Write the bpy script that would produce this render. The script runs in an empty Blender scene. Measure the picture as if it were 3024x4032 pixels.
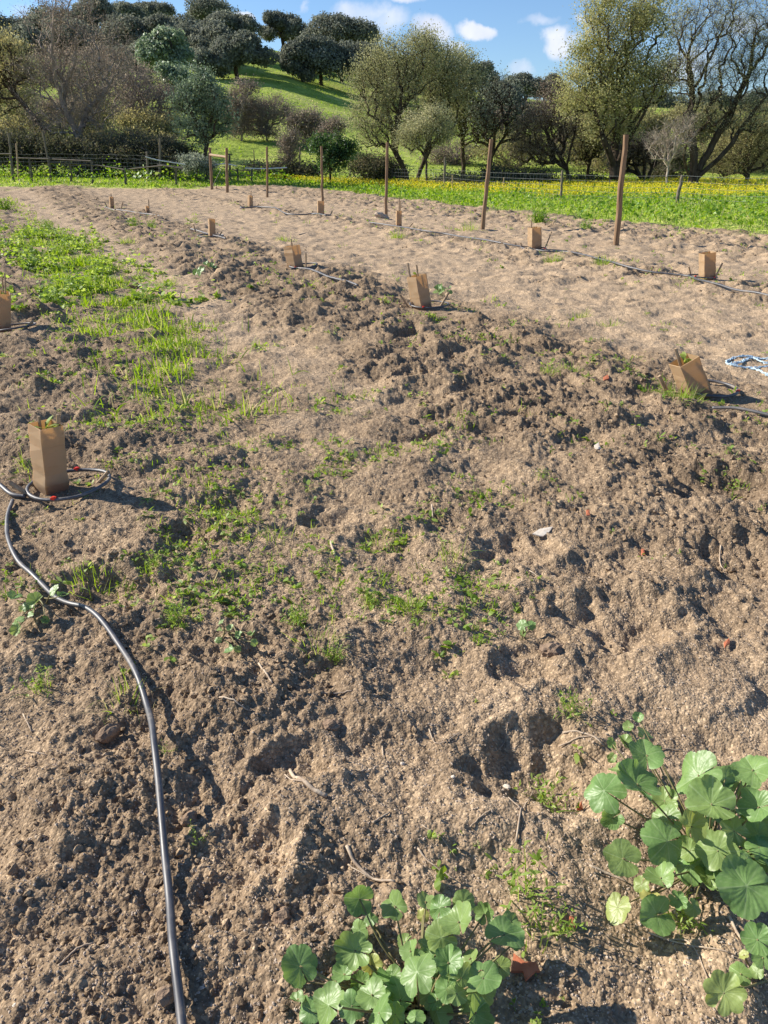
import bpy, math
import numpy as np
from mathutils import Vector
rad = math.radians
# ------------------------------------------------------------------ camera, sky, sun, exposure
S = bpy.context.scene
C = S.collection
CAMH, PITCH, FPX = 1.6, rad(25.6), 2912.0
cam = bpy.data.cameras.new('camera'); co = bpy.data.objects.new('camera', cam); C.objects.link(co)
co.location = (0, 0, CAMH); co.rotation_euler = (rad(90) - PITCH, 0, 0)
cam.sensor_fit = 'VERTICAL'; cam.sensor_height = 36; cam.lens = 26; cam.clip_start = .05; cam.clip_end = 3000
S.camera = co
SUN_EL = 30.0
SUN_TO = np.array([-.94, .34]); SUN_TO = SUN_TO / np.linalg.norm(SUN_TO)
EXPOSURE = 0.7; SUN_STR = 5.0; SKY_STR = .07
CLOUDS = [  # px, py, half width, half height, strength
    (1420, 85, 110, 62, .85), (1500, 110, 130, 60, .75), (1680, 150, 120, 62, 1.), (1560, 20, 120, 30, .9), (1880, 128, 105, 42, 1.15),
    (1240, 28, 26, 22, .6), (2215, 150, 75, 62, 1.0), (2160, 70, 90, 30, .6), (2290, 55, 40, 30, .7), (2060, 265, 60, 40, .6),
    (500, 62, 40, 20, .9), (995, 88, 46, 22, .9), (120, 40, 90, 40, .5), (1310, 175, 60, 40, .6), (1760, 215, 80, 40, .7),
    (2700, 260, 200, 90, .8), (2480, 390, 160, 50, .7), (2950, 120, 160, 70, .6), (1790, 195, 70, 30, .8), (2030, 330, 120, 40, .45)]
W = bpy.data.worlds.new('World'); S.world = W; W.use_nodes = True
def build_world():
    nt = W.node_tree; N = nt.nodes; L = nt.links
    bg = N['Background']; bg.inputs[1].default_value = 1
    sky = N.new('ShaderNodeTexSky'); sky.sky_type = 'NISHITA'; sky.sun_disc = False
    sky.sun_elevation = rad(SUN_EL); sky.sun_rotation = math.atan2(SUN_TO[0], SUN_TO[1])
    sky.air_density = 1.0; sky.dust_density = .15; sky.ozone_density = 2.2; sky.altitude = 300
    tc = N.new('ShaderNodeTexCoord'); sp = N.new('ShaderNodeSeparateXYZ'); L.new(tc.outputs['Generated'], sp.inputs[0])
    def m(op, a, b=None, c=None):
        n = N.new('ShaderNodeMath'); n.operation = op
        for i, v in enumerate((a, b, c)):
            if v is None: continue
            if isinstance(v, (int, float)): n.inputs[i].default_value = v
            else: L.new(v, n.inputs[i])
        return n.outputs[0]
    ys = m('MAXIMUM', sp.outputs[1], .02)
    u = m('DIVIDE', sp.outputs[0], ys); v = m('DIVIDE', sp.outputs[2], ys)
    n1 = N.new('ShaderNodeTexNoise'); n1.inputs['Scale'].default_value = 11; n1.inputs['Detail'].default_value = 7; n1.inputs['Roughness'].default_value = .58
    L.new(tc.outputs['Generated'], n1.inputs['Vector'])
    n2 = N.new('ShaderNodeTexNoise'); n2.inputs['Scale'].default_value = 26; n2.inputs['Detail'].default_value = 5
    L.new(tc.outputs['Generated'], n2.inputs['Vector'])
    sc = N.new('ShaderNodeSeparateColor'); L.new(n1.outputs['Color'], sc.inputs[0])
    uw = m('ADD', u, m('MULTIPLY', m('SUBTRACT', sc.outputs[0], .5), .10)); vw = m('ADD', v, m('MULTIPLY', m('SUBTRACT', sc.outputs[1], .5), .06))
    tot = None
    for (px, py, hw, hh, st) in CLOUDS:
        a = (px - 1512) / FPX; b = (py - 2016) / FPX
        y = math.cos(PITCH) - b * math.sin(PITCH); z = -math.sin(PITCH) - b * math.cos(PITCH)
        cu, cv = a / y, z / y; su, sv = hw * .72 / FPX / y, hh * .72 / FPX / y
        du = m('MULTIPLY', m('SUBTRACT', uw, cu), 1 / su); dv = m('MULTIPLY', m('SUBTRACT', vw, cv), 1 / sv)
        q = m('ADD', m('MULTIPLY', du, du), m('MULTIPLY', dv, dv))
        e = m('MULTIPLY', m('MAXIMUM', m('SUBTRACT', 1.35, m('MULTIPLY', q, .55)), 0), st)
        tot = e if tot is None else m('MAXIMUM', tot, e)
    dens = m('MULTIPLY', tot, m('ADD', .25, m('MULTIPLY', sc.outputs[2], 1.3)))
    mr = N.new('ShaderNodeMapRange'); mr.interpolation_type = 'SMOOTHSTEP'
    L.new(dens, mr.inputs[0]); mr.inputs[1].default_value = .34; mr.inputs[2].default_value = 1.2; mr.inputs[4].default_value = .9
    tint = N.new('ShaderNodeMix'); tint.data_type = 'RGBA'; tint.blend_type = 'MULTIPLY'; tint.inputs[0].default_value = 1
    L.new(sky.outputs[0], tint.inputs[6]); tint.inputs[7].default_value = (.95 * SKY_STR, 1.12 * SKY_STR, 1.36 * SKY_STR, 1)
    cc = N.new('ShaderNodeMix'); cc.data_type = 'RGBA'
    L.new(m('MULTIPLY', n2.outputs[0], 1.1), cc.inputs[0]); cc.inputs[6].default_value = (.36, .41, .54, 1); cc.inputs[7].default_value = (.72, .72, .76, 1)
    mx = N.new('ShaderNodeMix'); mx.data_type = 'RGBA'; L.new(mr.outputs[0], mx.inputs[0]); L.new(tint.outputs[2], mx.inputs[6]); L.new(cc.outputs[2], mx.inputs[7])
    L.new(mx.outputs[2], bg.inputs[0])
build_world()
sl = bpy.data.lights.new('sun', 'SUN'); so = bpy.data.objects.new('sun', sl); C.objects.link(so)
sl.energy = SUN_STR; sl.angle = rad(.53); sl.color = (1, .93, .82)
so.rotation_euler = Vector((SUN_TO[0] * math.cos(rad(SUN_EL)), SUN_TO[1] * math.cos(rad(SUN_EL)), math.sin(rad(SUN_EL)))).to_track_quat('Z', 'Y').to_euler()
so.location = (-20, 8, 15)
S.view_settings.view_transform = 'Standard'; S.view_settings.look = 'None'; S.view_settings.exposure = EXPOSURE; S.view_settings.gamma = 1
S.render.engine = 'CYCLES'; S.cycles.use_denoising = True; S.cycles.max_bounces = 6; S.cycles.transparent_max_bounces = 8

# ------------------------------------------------------------------ numpy noise
def hsh(ix, iy, s=0):
    h = (ix.astype(np.int64) * 374761393 + iy.astype(np.int64) * 668265263 + s * 2147483647) & 0xffffffff
    h = ((h ^ (h >> 13)) * 1274126177) & 0xffffffff
    h = ((h ^ (h >> 16)) * 2246822519) & 0xffffffff
    return ((h ^ (h >> 15)) & 0xffffff) / float(0xffffff)
def noise(x, y, s=0):                        # -1..1
    ix = np.floor(x); iy = np.floor(y); fx = x - ix; fy = y - iy
    ux = fx * fx * fx * (fx * (fx * 6 - 15) + 10); uy = fy * fy * fy * (fy * (fy * 6 - 15) + 10)
    def g(dx, dy):
        a = hsh(ix + dx, iy + dy, s) * 6.2831853
        return np.cos(a) * (fx - dx) + np.sin(a) * (fy - dy)
    a = g(0, 0) + ux * (g(1, 0) - g(0, 0)); b = g(0, 1) + ux * (g(1, 1) - g(0, 1))
    return (a + uy * (b - a)) * 1.45
def fbm(x, y, s=0, o=4, r=.5):
    t = 0; a = 1
    for i in range(o): t = t + a * noise(x * 2 ** i + 17.3 * i, y * 2 ** i - 9.1 * i, s + i); a *= r
    return t
def clodf(x, y, s=0):                        # rounded lumps, 0..1
    ix = np.floor(x); iy = np.floor(y); best = np.zeros_like(x)
    for dx in (-1, 0, 1):
        for dy in (-1, 0, 1):
            jx = ix + dx; jy = iy + dy
            cx = jx + hsh(jx, jy, s); cy = jy + hsh(jx, jy, s + 1); hh = hsh(jx, jy, s + 2); R = .35 + .55 * hsh(jx, jy, s + 3)
            q = ((x - cx) ** 2 + (y - cy) ** 2) / (R * R)
            best = np.maximum(best, np.sqrt(np.maximum(0, 1 - q)) * (.25 + .75 * hh))
    return best
def sstep(a, b, x):
    t = np.clip((x - a) / (b - a), 0, 1); return t * t * (3 - 2 * t)
# ------------------------------------------------------------------ terrain
CR = np.array([[-1.1, 24], [-.75, 24], [-.32, 21], [-.18, 19], [-.11, 17.5], [0, 14], [.17, 11], [.43, 10], [1.1, 10]])
def smooth_z(x, y):                          # large forms only: flat field, slope and hill beyond the fence
    ratio = x / np.maximum(y, 1)
    Hc = np.interp(ratio, CR[:, 0], CR[:, 1])
    u = (y - 57) / 93
    ramp = np.where(u < .04, 0, u) * 1.0
    ramp = np.maximum(0, u) ** 1.08
    back = np.where(u > 1, 1 - np.minimum((u - 1) * .35, 1), 1)
    z = Hc * np.minimum(ramp, 1) * back
    z = z + np.clip(-x - 2, 0, 14) / 14 * .55 * sstep(36, 50, y)
    z = z + np.where(y > 60, .35 * noise(x / 9, y / 9, 5) * np.minimum((y - 60) / 15, 1), 0)
    return z
def st(x, y): return .89 * x + .456 * y, -.456 * x + .89 * y
def bump(s, c, w): return np.exp(-((s - c) / w) ** 2)
def grassmask(x, y):
    s, t = st(x, y); n = fbm(x / 2.2, y / 2.2, 31, 3)
    right = sstep(-.5, .6, s - 15.7 - np.maximum(0, t - 22) * .09 + n * .9)
    left = sstep(-1, 1, y - 42 - 4 * sstep(-11, -7, x) + n * 1.5)
    corner = sstep(-1, 1.2, -x - 9.8 - .0 * y + n * 3) * sstep(14, 18, y) * .55
    return np.clip(np.maximum(right, left), 0, 1)
def roughness(x, y):
    s, t = st(x, y); s = s + .25 * noise(x / 1.3, y / 1.3, 41)
    r = .44 + 0 * s
    r = r + .42 * bump(s, 3.25, .75) + .35 * bump(s, 4.4, .4) - .40 * bump(s, 2.15, .42) * sstep(3.6, 6, y) - .36 * bump(s, 6.6, 1.35) + .3 * bump(s, 8.9, .45)
    r = r - .36 * bump(s, 10.7, .8) + .3 * sstep(12, 13.5, s) + .25 * bump(s, .3, .7) - .1 * bump(s, 1.2, .4)
    r = r + .35 * fbm(x / .9, y / .9, 43, 3)
    r = r - .24 * sstep(3.0, 2.2, y) * (1 - .6 * bump(x, -.8, .5))
    return np.clip(r, .12, 1.15)
LEVEL = [(-1.77, 3.62, .28), (-3.85, 7.55, .3), (2.34, 5.38, .34), (2.45, 5.05, .25), (.45, 8.96, .4), (.5, 8.6, .3), (-1.46, 12.6, .5), (-1.46, 12.1, .4), (-3.85, 17.8, .6), (-3.85, 17.2, .5), (4.71, 11.19, .5), (2.93, 15.2, .6), (.38, 20.5, .7), (-1.95, 24.5, .8), (-4.8, 28.7, 1.), (-9.5, 28, 1.), (-8.4, 26.5, .8)]
PITS = [(-1.1, 2.55, .17, .07), (.48, 1.62, .16, .06), (-1.08, 1.35, .16, .05), (.62, 2.95, .14, .05), (.92, 2.4, .17, .06), (-.35, 1.28, .1, .04), (-.52, 2.1, .11, .035), (.0, 3.05, .12, .04), (-.28, 3.3, .1, .04), (.5, 2.1, .1, .045), (-.25, 1.62, .08, .04), (1.55, 2.85, .15, .06), (1.75, 3.6, .2, .07), (-.9, 3.05, .12, .05)]
def field_z(x, y, R=None):
    """soil relief: ridges beside the plant rows, trodden lanes, clods"""
    s, t = st(x, y)
    if R is None: R = roughness(x, y)
    near = 1 - grassmask(x, y) * .7
    z = .028 * noise(x / 1.7, y / 1.7, 1) + .05 * bump(s, 3.3, .7) + .03 * bump(s, 4.6, .5) - .03 * bump(s, 6.6, 1.2) + .04 * bump(s, .2, .6) + .03 * bump(s, 8.9, .5) + .03 * bump(s, 12.8, .8)
    wx = x + .05 * noise(x / .22, y / .22, 3); wy = y + .05 * noise(x / .22, y / .22, 4)
    wx = wx + .010 * noise(x / .028, y / .028, 5) + .018 * noise(x / .07, y / .07, 15); wy = wy + .010 * noise(x / .028, y / .028, 6) + .018 * noise(x / .07, y / .07, 16)
    z = z + (.030 + .04 * R) * fbm(wx / .40, wy / .40, 7, 2) + (.006 + .016 * R) * fbm(wx / .13, wy / .13, 8, 3, .5)
    rg = 1 - np.abs(noise(wx / .5, wy / .36, 70)); z = z + .045 * R * (rg ** 3 - .4)
    for c, a, k in ((.30, .060, 11), (.14, .034, 21), (.060, .012, 61), (.026, .0065, 91), (.013, .005, 95)):
        m = np.clip(.25 + 1.5 * noise(x / (c * 3.2), y / (c * 3.2), k + 5) + (R - .35) * 1.1, 0, 1)
        z = z + a * R * m * clodf(wx / c + .3 * noise(x / c * 2, y / c * 2, k + 6), wy / c, k)
    z = z * (1 - .46 * sstep(5.5, 3.5, y)) + .035 * sstep(6, 4.5, y) * fbm(wx / .36, wy / .30, 17, 2) + .010 * fbm(x / .04, y / .04, 13, 3, .65) * (.35 + R)
    for (px, py, r, d) in PITS:
        q = np.sqrt(((x - px) / 1.25) ** 2 + (y - py) ** 2 + .0001) / r + .35 * noise(x / .08, y / .08, 77)
        z = z - d * np.exp(-np.maximum(q, 0) ** 3) + d * .35 * np.exp(-((q - 1.35) / .35) ** 2)
    for (px, py, r) in LEVEL:
        z = z * (1 - .8 * np.exp(-(((x - px) ** 2 + (y - py) ** 2) / r ** 2) ** 1.5))
    f = 1 - sstep(50, 64, y)
    return z * f * near
def hz(x, y):
    x = np.atleast_1d(np.asarray(x, float)); y = np.atleast_1d(np.asarray(y, float))
    return smooth_z(x, y) + field_z(x, y)
def ray(px, py):
    a = (px - 1512) / FPX; b = (py - 2016) / FPX
    return np.array([a, math.cos(PITCH) - b * math.sin(PITCH), -math.sin(PITCH) - b * math.cos(PITCH)])
def gp(px, py, h=0.0):                       # where the line of sight of a photo pixel meets the (smooth) ground raised by h
    d = ray(px, py); d = d / d[1]
    Y = np.concatenate([np.arange(.3, 20, .02), np.arange(20, 170, .1)])
    z = CAMH + d[2] * Y; g = smooth_z(d[0] * Y, Y) + h
    k = np.argmax(z <= g)
    if z[k] > g[k]: k = len(Y) - 1
    y = Y[k]
    return np.array([d[0] * y, y, float(smooth_z(d[0] * y, y))])
def gs(px, py):                              # on the real relief
    p = gp(px, py, .03); p[2] = hz(p[0], p[1])[0]; return p
def at(px, py, Y):                           # pixel -> point at distance Y
    d = ray(px, py); d = d / d[1] * Y; return np.array([d[0], Y, CAMH + d[2]])
# ------------------------------------------------------------------ mesh + object helpers
def mesh(name, V, faces, attrs=None, smooth=False, mats=(), midx=None):
    """faces: list of (n,k) int arrays"""
    me = bpy.data.meshes.new(name); V = np.asarray(V, np.float32)
    faces = [np.asarray(f, np.int32) for f in faces if len(f)]
    me.vertices.add(len(V)); me.vertices.foreach_set('co', V.ravel())
    nl = sum(f.size for f in faces); nf = sum(len(f) for f in faces)
    me.loops.add(nl); me.polygons.add(nf)
    me.loops.foreach_set('vertex_index', np.concatenate([f.ravel() for f in faces]))
    tot = np.concatenate([np.full(len(f), f.shape[1], np.int32) for f in faces]); start = np.concatenate([[0], np.cumsum(tot)[:-1]]).astype(np.int32)
    me.polygons.foreach_set('loop_start', start)
    try: me.polygons.foreach_set('loop_total', tot)
    except Exception: pass
    me.polygons.foreach_set('use_smooth', np.full(nf, bool(smooth)))
    for m in mats: me.materials.append(m)
    if midx is not None: me.polygons.foreach_set('material_index', np.asarray(midx, np.int32))
    for k, a in (attrs or {}).items():
        at_ = me.attributes.new(k, 'FLOAT', 'POINT'); at_.data.foreach_set('value', np.asarray(a, np.float32))
    me.update(calc_edges=True); me.validate()
    return me
def obj(name, me, parent=None, loc=None):
    o = bpy.data.objects.new(name, me); C.objects.link(o)
    if parent is not None: o.parent = parent
    if loc is not None: o.location = loc
    return o
def tag(o, label=None, cat=None, group=None, kind=None):
    if label: o['label'] = label
    if cat: o['category'] = cat
    if group: o['group'] = group
    if kind: o['kind'] = kind
    return o
def empty(name, loc, label, cat, group=None):
    return tag(obj(name, None, None, tuple(float(v) for v in loc)), label, cat, group)
class MB:                                    # collects vertices and faces
    def __init__(s): s.V = []; s.F = {3: [], 4: []}; s.A = []; s.n = 0
    def add(s, V, F, a=0.):
        V = np.asarray(V, float); s.V.append(V); s.A.append(np.broadcast_to(np.asarray(a, float), (len(V),)))
        for f in (F if isinstance(F, list) else [F]):
            f = np.asarray(f)
            if len(f): s.F[f.shape[1]].append(f + s.n)
        s.n += len(V); return s
    def build(s, name, mats, parent=None, smooth=False, origin=None, xattr=None):
        V = np.concatenate(s.V)
        if parent is not None and origin is None: origin = np.array(parent.location) + (np.array(parent.parent.location) if parent.parent else 0)
        if origin is not None: V = V - origin
        at_ = {'v': np.concatenate(s.A)}; at_.update(xattr or {})
        F = [np.concatenate(s.F[k]) for k in (3, 4) if s.F[k]]
        me = mesh(name, V, F, at_, smooth, mats if isinstance(mats, (list, tuple)) else [mats])
        o = obj(name, me, parent)
        if parent is None and origin is not None: o.location = tuple(origin)
        return o
def norm(v): return v / np.maximum(np.linalg.norm(v, axis=-1, keepdims=True), 1e-9)
def tube(P, R, n=8, cap=True, oval=1.0):     # swept tube along polyline
    P = np.asarray(P, float); R = np.broadcast_to(np.asarray(R, float), (len(P),))
    T = norm(np.gradient(P, axis=0)); up = np.array([0, 0, 1.]) if abs(T[0][2]) < .9 else np.array([1., 0, 0])
    V = []; U = norm(np.cross(T[0], up)[None])[0]
    for i in range(len(P)):
        U = U - T[i] * np.dot(U, T[i]); U = U / np.linalg.norm(U); B = np.cross(T[i], U)
        a = np.arange(n) * 2 * np.pi / n
        V.append(P[i] + R[i] * (np.cos(a)[:, None] * U + np.sin(a)[:, None] * B * oval))
    V = np.concatenate(V); i = np.arange(len(P) - 1)[:, None] * n; j = np.arange(n)[None]; k = (j + 1) % n
    F = [np.stack([i + j, i + k, i + n + k, i + n + j], -1).reshape(-1, 4)]
    if cap:
        c = len(V); V = np.concatenate([V, P[:1], P[-1:]]); j = np.arange(n); m = (len(P) - 1) * n
        F.append(np.stack([np.full(n, c), (j + 1) % n, j], -1)); F.append(np.stack([np.full(n, c + 1), m + j, m + (j + 1) % n], -1))
    return V, F
def prisms(P0, P1, R0, R1, n=4):             # many separate tapered segments
    P0, P1 = np.asarray(P0, float), np.asarray(P1, float); T = norm(P1 - P0)
    ref = np.where(np.abs(T[:, 2:3]) < .9, np.array([[0, 0, 1.]]), np.array([[1., 0, 0]]))
    U = norm(np.cross(T, ref)); B = np.cross(T, U); a = np.arange(n) * 2 * np.pi / n
    c = np.cos(a)[None, :, None] * U[:, None] + np.sin(a)[None, :, None] * B[:, None]
    V = np.concatenate([P0[:, None] + c * np.asarray(R0)[:, None, None], P1[:, None] + c * np.asarray(R1)[:, None, None]], 1).reshape(-1, 3)
    i = np.arange(len(P0))[:, None] * 2 * n; j = np.arange(n)[None]; k = (j + 1) % n
    return V, np.stack([i + j, i + k, i + n + k, i + n + j], -1).reshape(-1, 4)
def quads(Cn, Nrm, sx, sy, rng, fold=0.):    # leaf-sized quads facing Nrm
    Nrm = norm(Nrm); r = norm(rng.normal(size=Nrm.shape)); U = norm(np.cross(Nrm, r)); B = np.cross(Nrm, U)
    sx = np.broadcast_to(sx, (len(Cn),))[:, None]; sy = np.broadcast_to(sy, (len(Cn),))[:, None]
    V = np.stack([Cn - U * sx, Cn - B * sy + Nrm * sx * fold, Cn + U * sx, Cn + B * sy + Nrm * sx * fold], 1).reshape(-1, 3)
    return V, np.arange(len(Cn) * 4).reshape(-1, 4)
def strips(P, A, L, Wd, bend, prof=(1, .85, .6, .05), side=None, rng=None):   # blades and long leaves
    A = norm(A); n = len(prof); t = np.linspace(0, 1, n)
    L = np.broadcast_to(L, (len(P),)); Wd = np.broadcast_to(Wd, (len(P),)); bend = np.broadcast_to(bend, (len(P),))
    if side is None: side = np.cross(A, np.array([0, 0, 1.])) + 1e-4 + (rng.normal(size=P.shape) * .5 if rng is not None else 0)
    side = norm(side)
    X = P[:, None] + A[:, None] * (L[:, None, None] * t[None, :, None]); X[:, :, 2] -= (bend * L)[:, None] * t[None] ** 2
    w = (Wd[:, None] * np.array(prof)[None] / 2)[:, :, None] * side[:, None]
    V = np.stack([X - w, X + w], 2).reshape(-1, 3)
    i = np.arange(len(P))[:, None] * 2 * n + np.arange(n - 1)[None] * 2
    return V, np.stack([i, i + 1, i + 3, i + 2], -1).reshape(-1, 4)
# ------------------------------------------------------------------ materials
def mat(name): 
    m = bpy.data.materials.new(name); m.use_nodes = True; return m, m.node_tree.nodes, m.node_tree.links, m.node_tree.nodes['Principled BSDF']
def nd(N, t, **k):
    n = N.new('ShaderNode' + t)
    for a, b in k.items():
        if a in n.inputs.keys(): n.inputs[a].default_value = b
        else: setattr(n, a, b)
    return n
def ramp(N, L, src, stops):
    r = N.new('ShaderNodeValToRGB'); e = r.color_ramp.elements
    while len(e) > 2: e.remove(e[-1])
    for i, (p, c) in enumerate(stops):
        el = e[i] if i < 2 else e.new(p)
        el.position = p; el.color = tuple(c) + (1,)
    L.new(src, r.inputs[0]); return r
def leafmat(name, stops, trans=.35, rough=.6, spec=.25, noisesc=0):
    m, N, L, b = mat(name); a = nd(N, 'Attribute', attribute_name='v'); src = a.outputs['Fac']
    if noisesc:
        tc = nd(N, 'TexCoord'); n = nd(N, 'TexNoise', Scale=noisesc, Detail=2.); L.new(tc.outputs['Object'], n.inputs['Vector'])
        ad = nd(N, 'Math', operation='MULTIPLY_ADD'); L.new(n.outputs[0], ad.inputs[0]); ad.inputs[1].default_value = 1.2; ad.inputs[2].default_value = -.6
        a2 = nd(N, 'Math', operation='ADD'); L.new(ad.outputs[0], a2.inputs[0]); L.new(src, a2.inputs[1]); src = a2.outputs[0]
    r = ramp(N, L, src, stops); L.new(r.outputs[0], b.inputs['Base Color']); b.inputs['Roughness'].default_value = rough; b.inputs['Specular IOR Level'].default_value = spec
    t = nd(N, 'BsdfTranslucent'); hs = nd(N, 'HueSaturation', Saturation=1.15, Value=1.25, Hue=.485); L.new(r.outputs[0], hs.inputs['Color']); L.new(hs.outputs[0], t.inputs[0])
    x = nd(N, 'MixShader', Fac=trans); L.new(b.outputs[0], x.inputs[1]); L.new(t.outputs[0], x.inputs[2]); L.new(x.outputs[0], N['Material Output'].inputs[0])
    return m
def plain(name, c1, c2, scale=8., rough=.8, bump_=.3, stretch=(1, 1, 1), spec=.3, dist=.01, detail=6.):
    m, N, L, b = mat(name); tc = nd(N, 'TexCoord'); mp = nd(N, 'Mapping', Scale=stretch); L.new(tc.outputs['Object'], mp.inputs[0])
    n = nd(N, 'TexNoise', Scale=scale, Detail=detail, Roughness=.6); L.new(mp.outputs[0], n.inputs['Vector'])
    r = ramp(N, L, n.outputs[0], [(.3, c1), (.7, c2)]); L.new(r.outputs[0], b.inputs['Base Color'])
    bp = nd(N, 'Bump', Strength=bump_, Distance=dist); L.new(n.outputs[0], bp.inputs['Height']); L.new(bp.outputs[0], b.inputs['Normal'])
    b.inputs['Roughness'].default_value = rough; b.inputs['Specular IOR Level'].default_value = spec
    return m
def ground_material():
    m, N, L, b = mat('ground'); geo = nd(N, 'NewGeometry'); P = geo.outputs['Position']
    A = lambda k: nd(N, 'Attribute', attribute_name=k).outputs['Fac']
    def nz(sc, det=4., ro=.55): n = nd(N, 'TexNoise', Scale=sc, Detail=det, Roughness=ro); L.new(P, n.inputs['Vector']); return n.outputs[0]
    def mth(op, a, c, d=None):
        n = nd(N, 'Math', operation=op)
        for i, v in enumerate((a, c, d)):
            if v is None: continue
            if isinstance(v, (int, float)): n.inputs[i].default_value = v
            else: L.new(v, n.inputs[i])
        return n.outputs[0]
    def mix(f, a, c, bt='MIX'):
        n = nd(N, 'Mix', data_type='RGBA', blend_type=bt)
        for i, v in ((0, f), (6, a), (7, c)):
            if isinstance(v, (int, float)): n.inputs[i].default_value = v
            elif isinstance(v, tuple): n.inputs[i].default_value = v + (1,)
            else: L.new(v, n.inputs[i])
        return n.outputs[2]
    rough = A('rough'); grass = A('grass')
    f = mth('ADD', mth('MULTIPLY', rough, .72), mth('MULTIPLY', mth('SUBTRACT', nz(3.5), .5), 1.1))
    soil = ramp(N, L, f, [(.0, (.47, .358, .242)), (.35, (.355, .266, .176)), (.7, (.25, .186, .124)), (1., (.175, .129, .087))]).outputs[0]
    fine = nz(45., 5., .65); soil = mix(1., soil, ramp(N, L, fine, [(.3, (.72, .70, .68)), (.7, (1.22, 1.2, 1.18))]).outputs[0], 'MULTIPLY')
    v = nd(N, 'TexVoronoi', Scale=130.); L.new(P, v.inputs['Vector'])
    sepc = nd(N, 'SeparateColor'); L.new(v.outputs['Color'], sepc.inputs[0])
    soil = mix(1., soil, ramp(N, L, sepc.outputs[0], [(0., (.66, .64, .62)), (.8, (1.1, 1.08, 1.06)), (.97, (1.55, 1.55, 1.5))]).outputs[0], 'MULTIPLY')
    gn = nz(.16, 6., .62); gn2 = nz(1.6, 5., .7)
    g = ramp(N, L, mth('ADD', mth('MULTIPLY', gn, .55), mth('MULTIPLY', gn2, .45)), [(.36, (.13, .18, .04)), (.44, (.25, .34, .05)), (.52, (.38, .47, .08)), (.60, (.50, .53, .15)), (.68, (.44, .40, .20))]).outputs[0]
    col = mix(grass, soil, g); L.new(col, b.inputs['Base Color'])
    b.inputs['Roughness'].default_value = .95; b.inputs['Specular IOR Level'].default_value = .12
    hgt = mth('ADD', mth('MULTIPLY', mth('SUBTRACT', 1., v.outputs['Distance']), .0035), mth('MULTIPLY', fine, .010))
    hgt = mth('ADD', hgt, mth('MULTIPLY', mth('MULTIPLY', gn2, grass), .5))
    bp = nd(N, 'Bump', Strength=.9, Distance=1.); L.new(hgt, bp.inputs['Height']); L.new(bp.outputs[0], b.inputs['Normal'])
    return m
M = {}
M['ground'] = ground_material()
M['stone'] = plain('grit', (.30, .225, .16), (.58, .48, .38), 60., .95, .2, spec=.05)
M['clod'] = plain('clod soil', (.19, .13, .09), (.37, .265, .18), 22., .97, 1., spec=.1, dist=.02)
M['grass'] = leafmat('grass blades', [(0, (.12, .22, .03)), (.5, (.25, .40, .05)), (.8, (.38, .50, .10)), (1, (.56, .48, .28))], .5)
M['weed'] = leafmat('weed leaves', [(0, (.13, .22, .035)), (.5, (.27, .40, .07)), (1, (.46, .56, .18))], .5, .5, .3)
M['border'] = leafmat('border weeds', [(0, (.08, .17, .025)), (.5, (.19, .34, .04)), (1, (.36, .48, .10))], .45, .45, .35)
M['yellow'] = leafmat('yellow petals', [(0, (.70, .60, .03)), (1, (.88, .78, .07))], .4)
M['bark'] = plain('bark', (.035, .026, .02), (.12, .09, .065), 6., .95, .8, (1, 1, .3), .1, .05)
M['barkgrey'] = plain('grey bark', (.19, .155, .125), (.42, .35, .28), 8., .95, .6, (1, 1, .3), .1, .05)
M['barkpale'] = plain('pale bark', (.30, .24, .19), (.50, .42, .34), 8., .9, .4)
M['post'] = plain('treated timber', (.15, .09, .05), (.36, .235, .14), 5., .8, .5, (7, 7, .5), .2, .01)
M['greypost'] = plain('weathered timber', (.10, .085, .065), (.26, .215, .16), 6., .9, .5, (6, 6, .6), .2, .01)
M['rail'] = plain('dark old rail', (.08, .07, .055), (.20, .17, .13), 6., .95, .5)
M['stake'] = plain('split cane', (.26, .17, .10), (.50, .37, .24), 12., .8, .4, (6, 6, .6), .2, .005)
M['stick'] = plain('dry stick', (.27, .19, .13), (.60, .49, .36), 30., .85, .4)
M['wire'] = plain('galvanised wire', (.16, .16, .16), (.34, .34, .33), 4., .5, 0.)
M['white'] = plain('white pipe', (.62, .60, .56), (.78, .77, .74), 4., .5, .1)
M['terra'] = plain('terracotta', (.42, .12, .055), (.58, .20, .10), 40., .85, .5)
M['pale'] = plain('pale flake', (.62, .52, .40), (.78, .70, .58), 30., .8, .4)
M['rope'] = plain('blue rope', (.35, .52, .66), (.62, .74, .80), 60., .7, .8)
M['red'] = plain('red emitter', (.68, .035, .02), (.80, .06, .03), 30., .4, 0.)
def hosemat():
    m, N, L, b = mat('polyethylene hose'); tc = nd(N, 'TexCoord'); n = nd(N, 'TexNoise', Scale=9., Detail=8., Roughness=.7); L.new(tc.outputs['Object'], n.inputs['Vector'])
    r = ramp(N, L, n.outputs[0], [(.38, (.045, .045, .052)), (.55, (.085, .082, .086)), (.68, (.22, .185, .15))]); L.new(r.outputs[0], b.inputs['Base Color'])
    q = ramp(N, L, n.outputs[0], [(.3, (.42, .42, .42)), (.75, (.66, .66, .66))]); L.new(q.outputs[0], b.inputs['Roughness']); b.inputs['Specular IOR Level'].default_value = .75
    b.inputs['Coat Weight'].default_value = .08; b.inputs['Coat Roughness'].default_value = .45
    return m
M['hose'] = hosemat()
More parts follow.
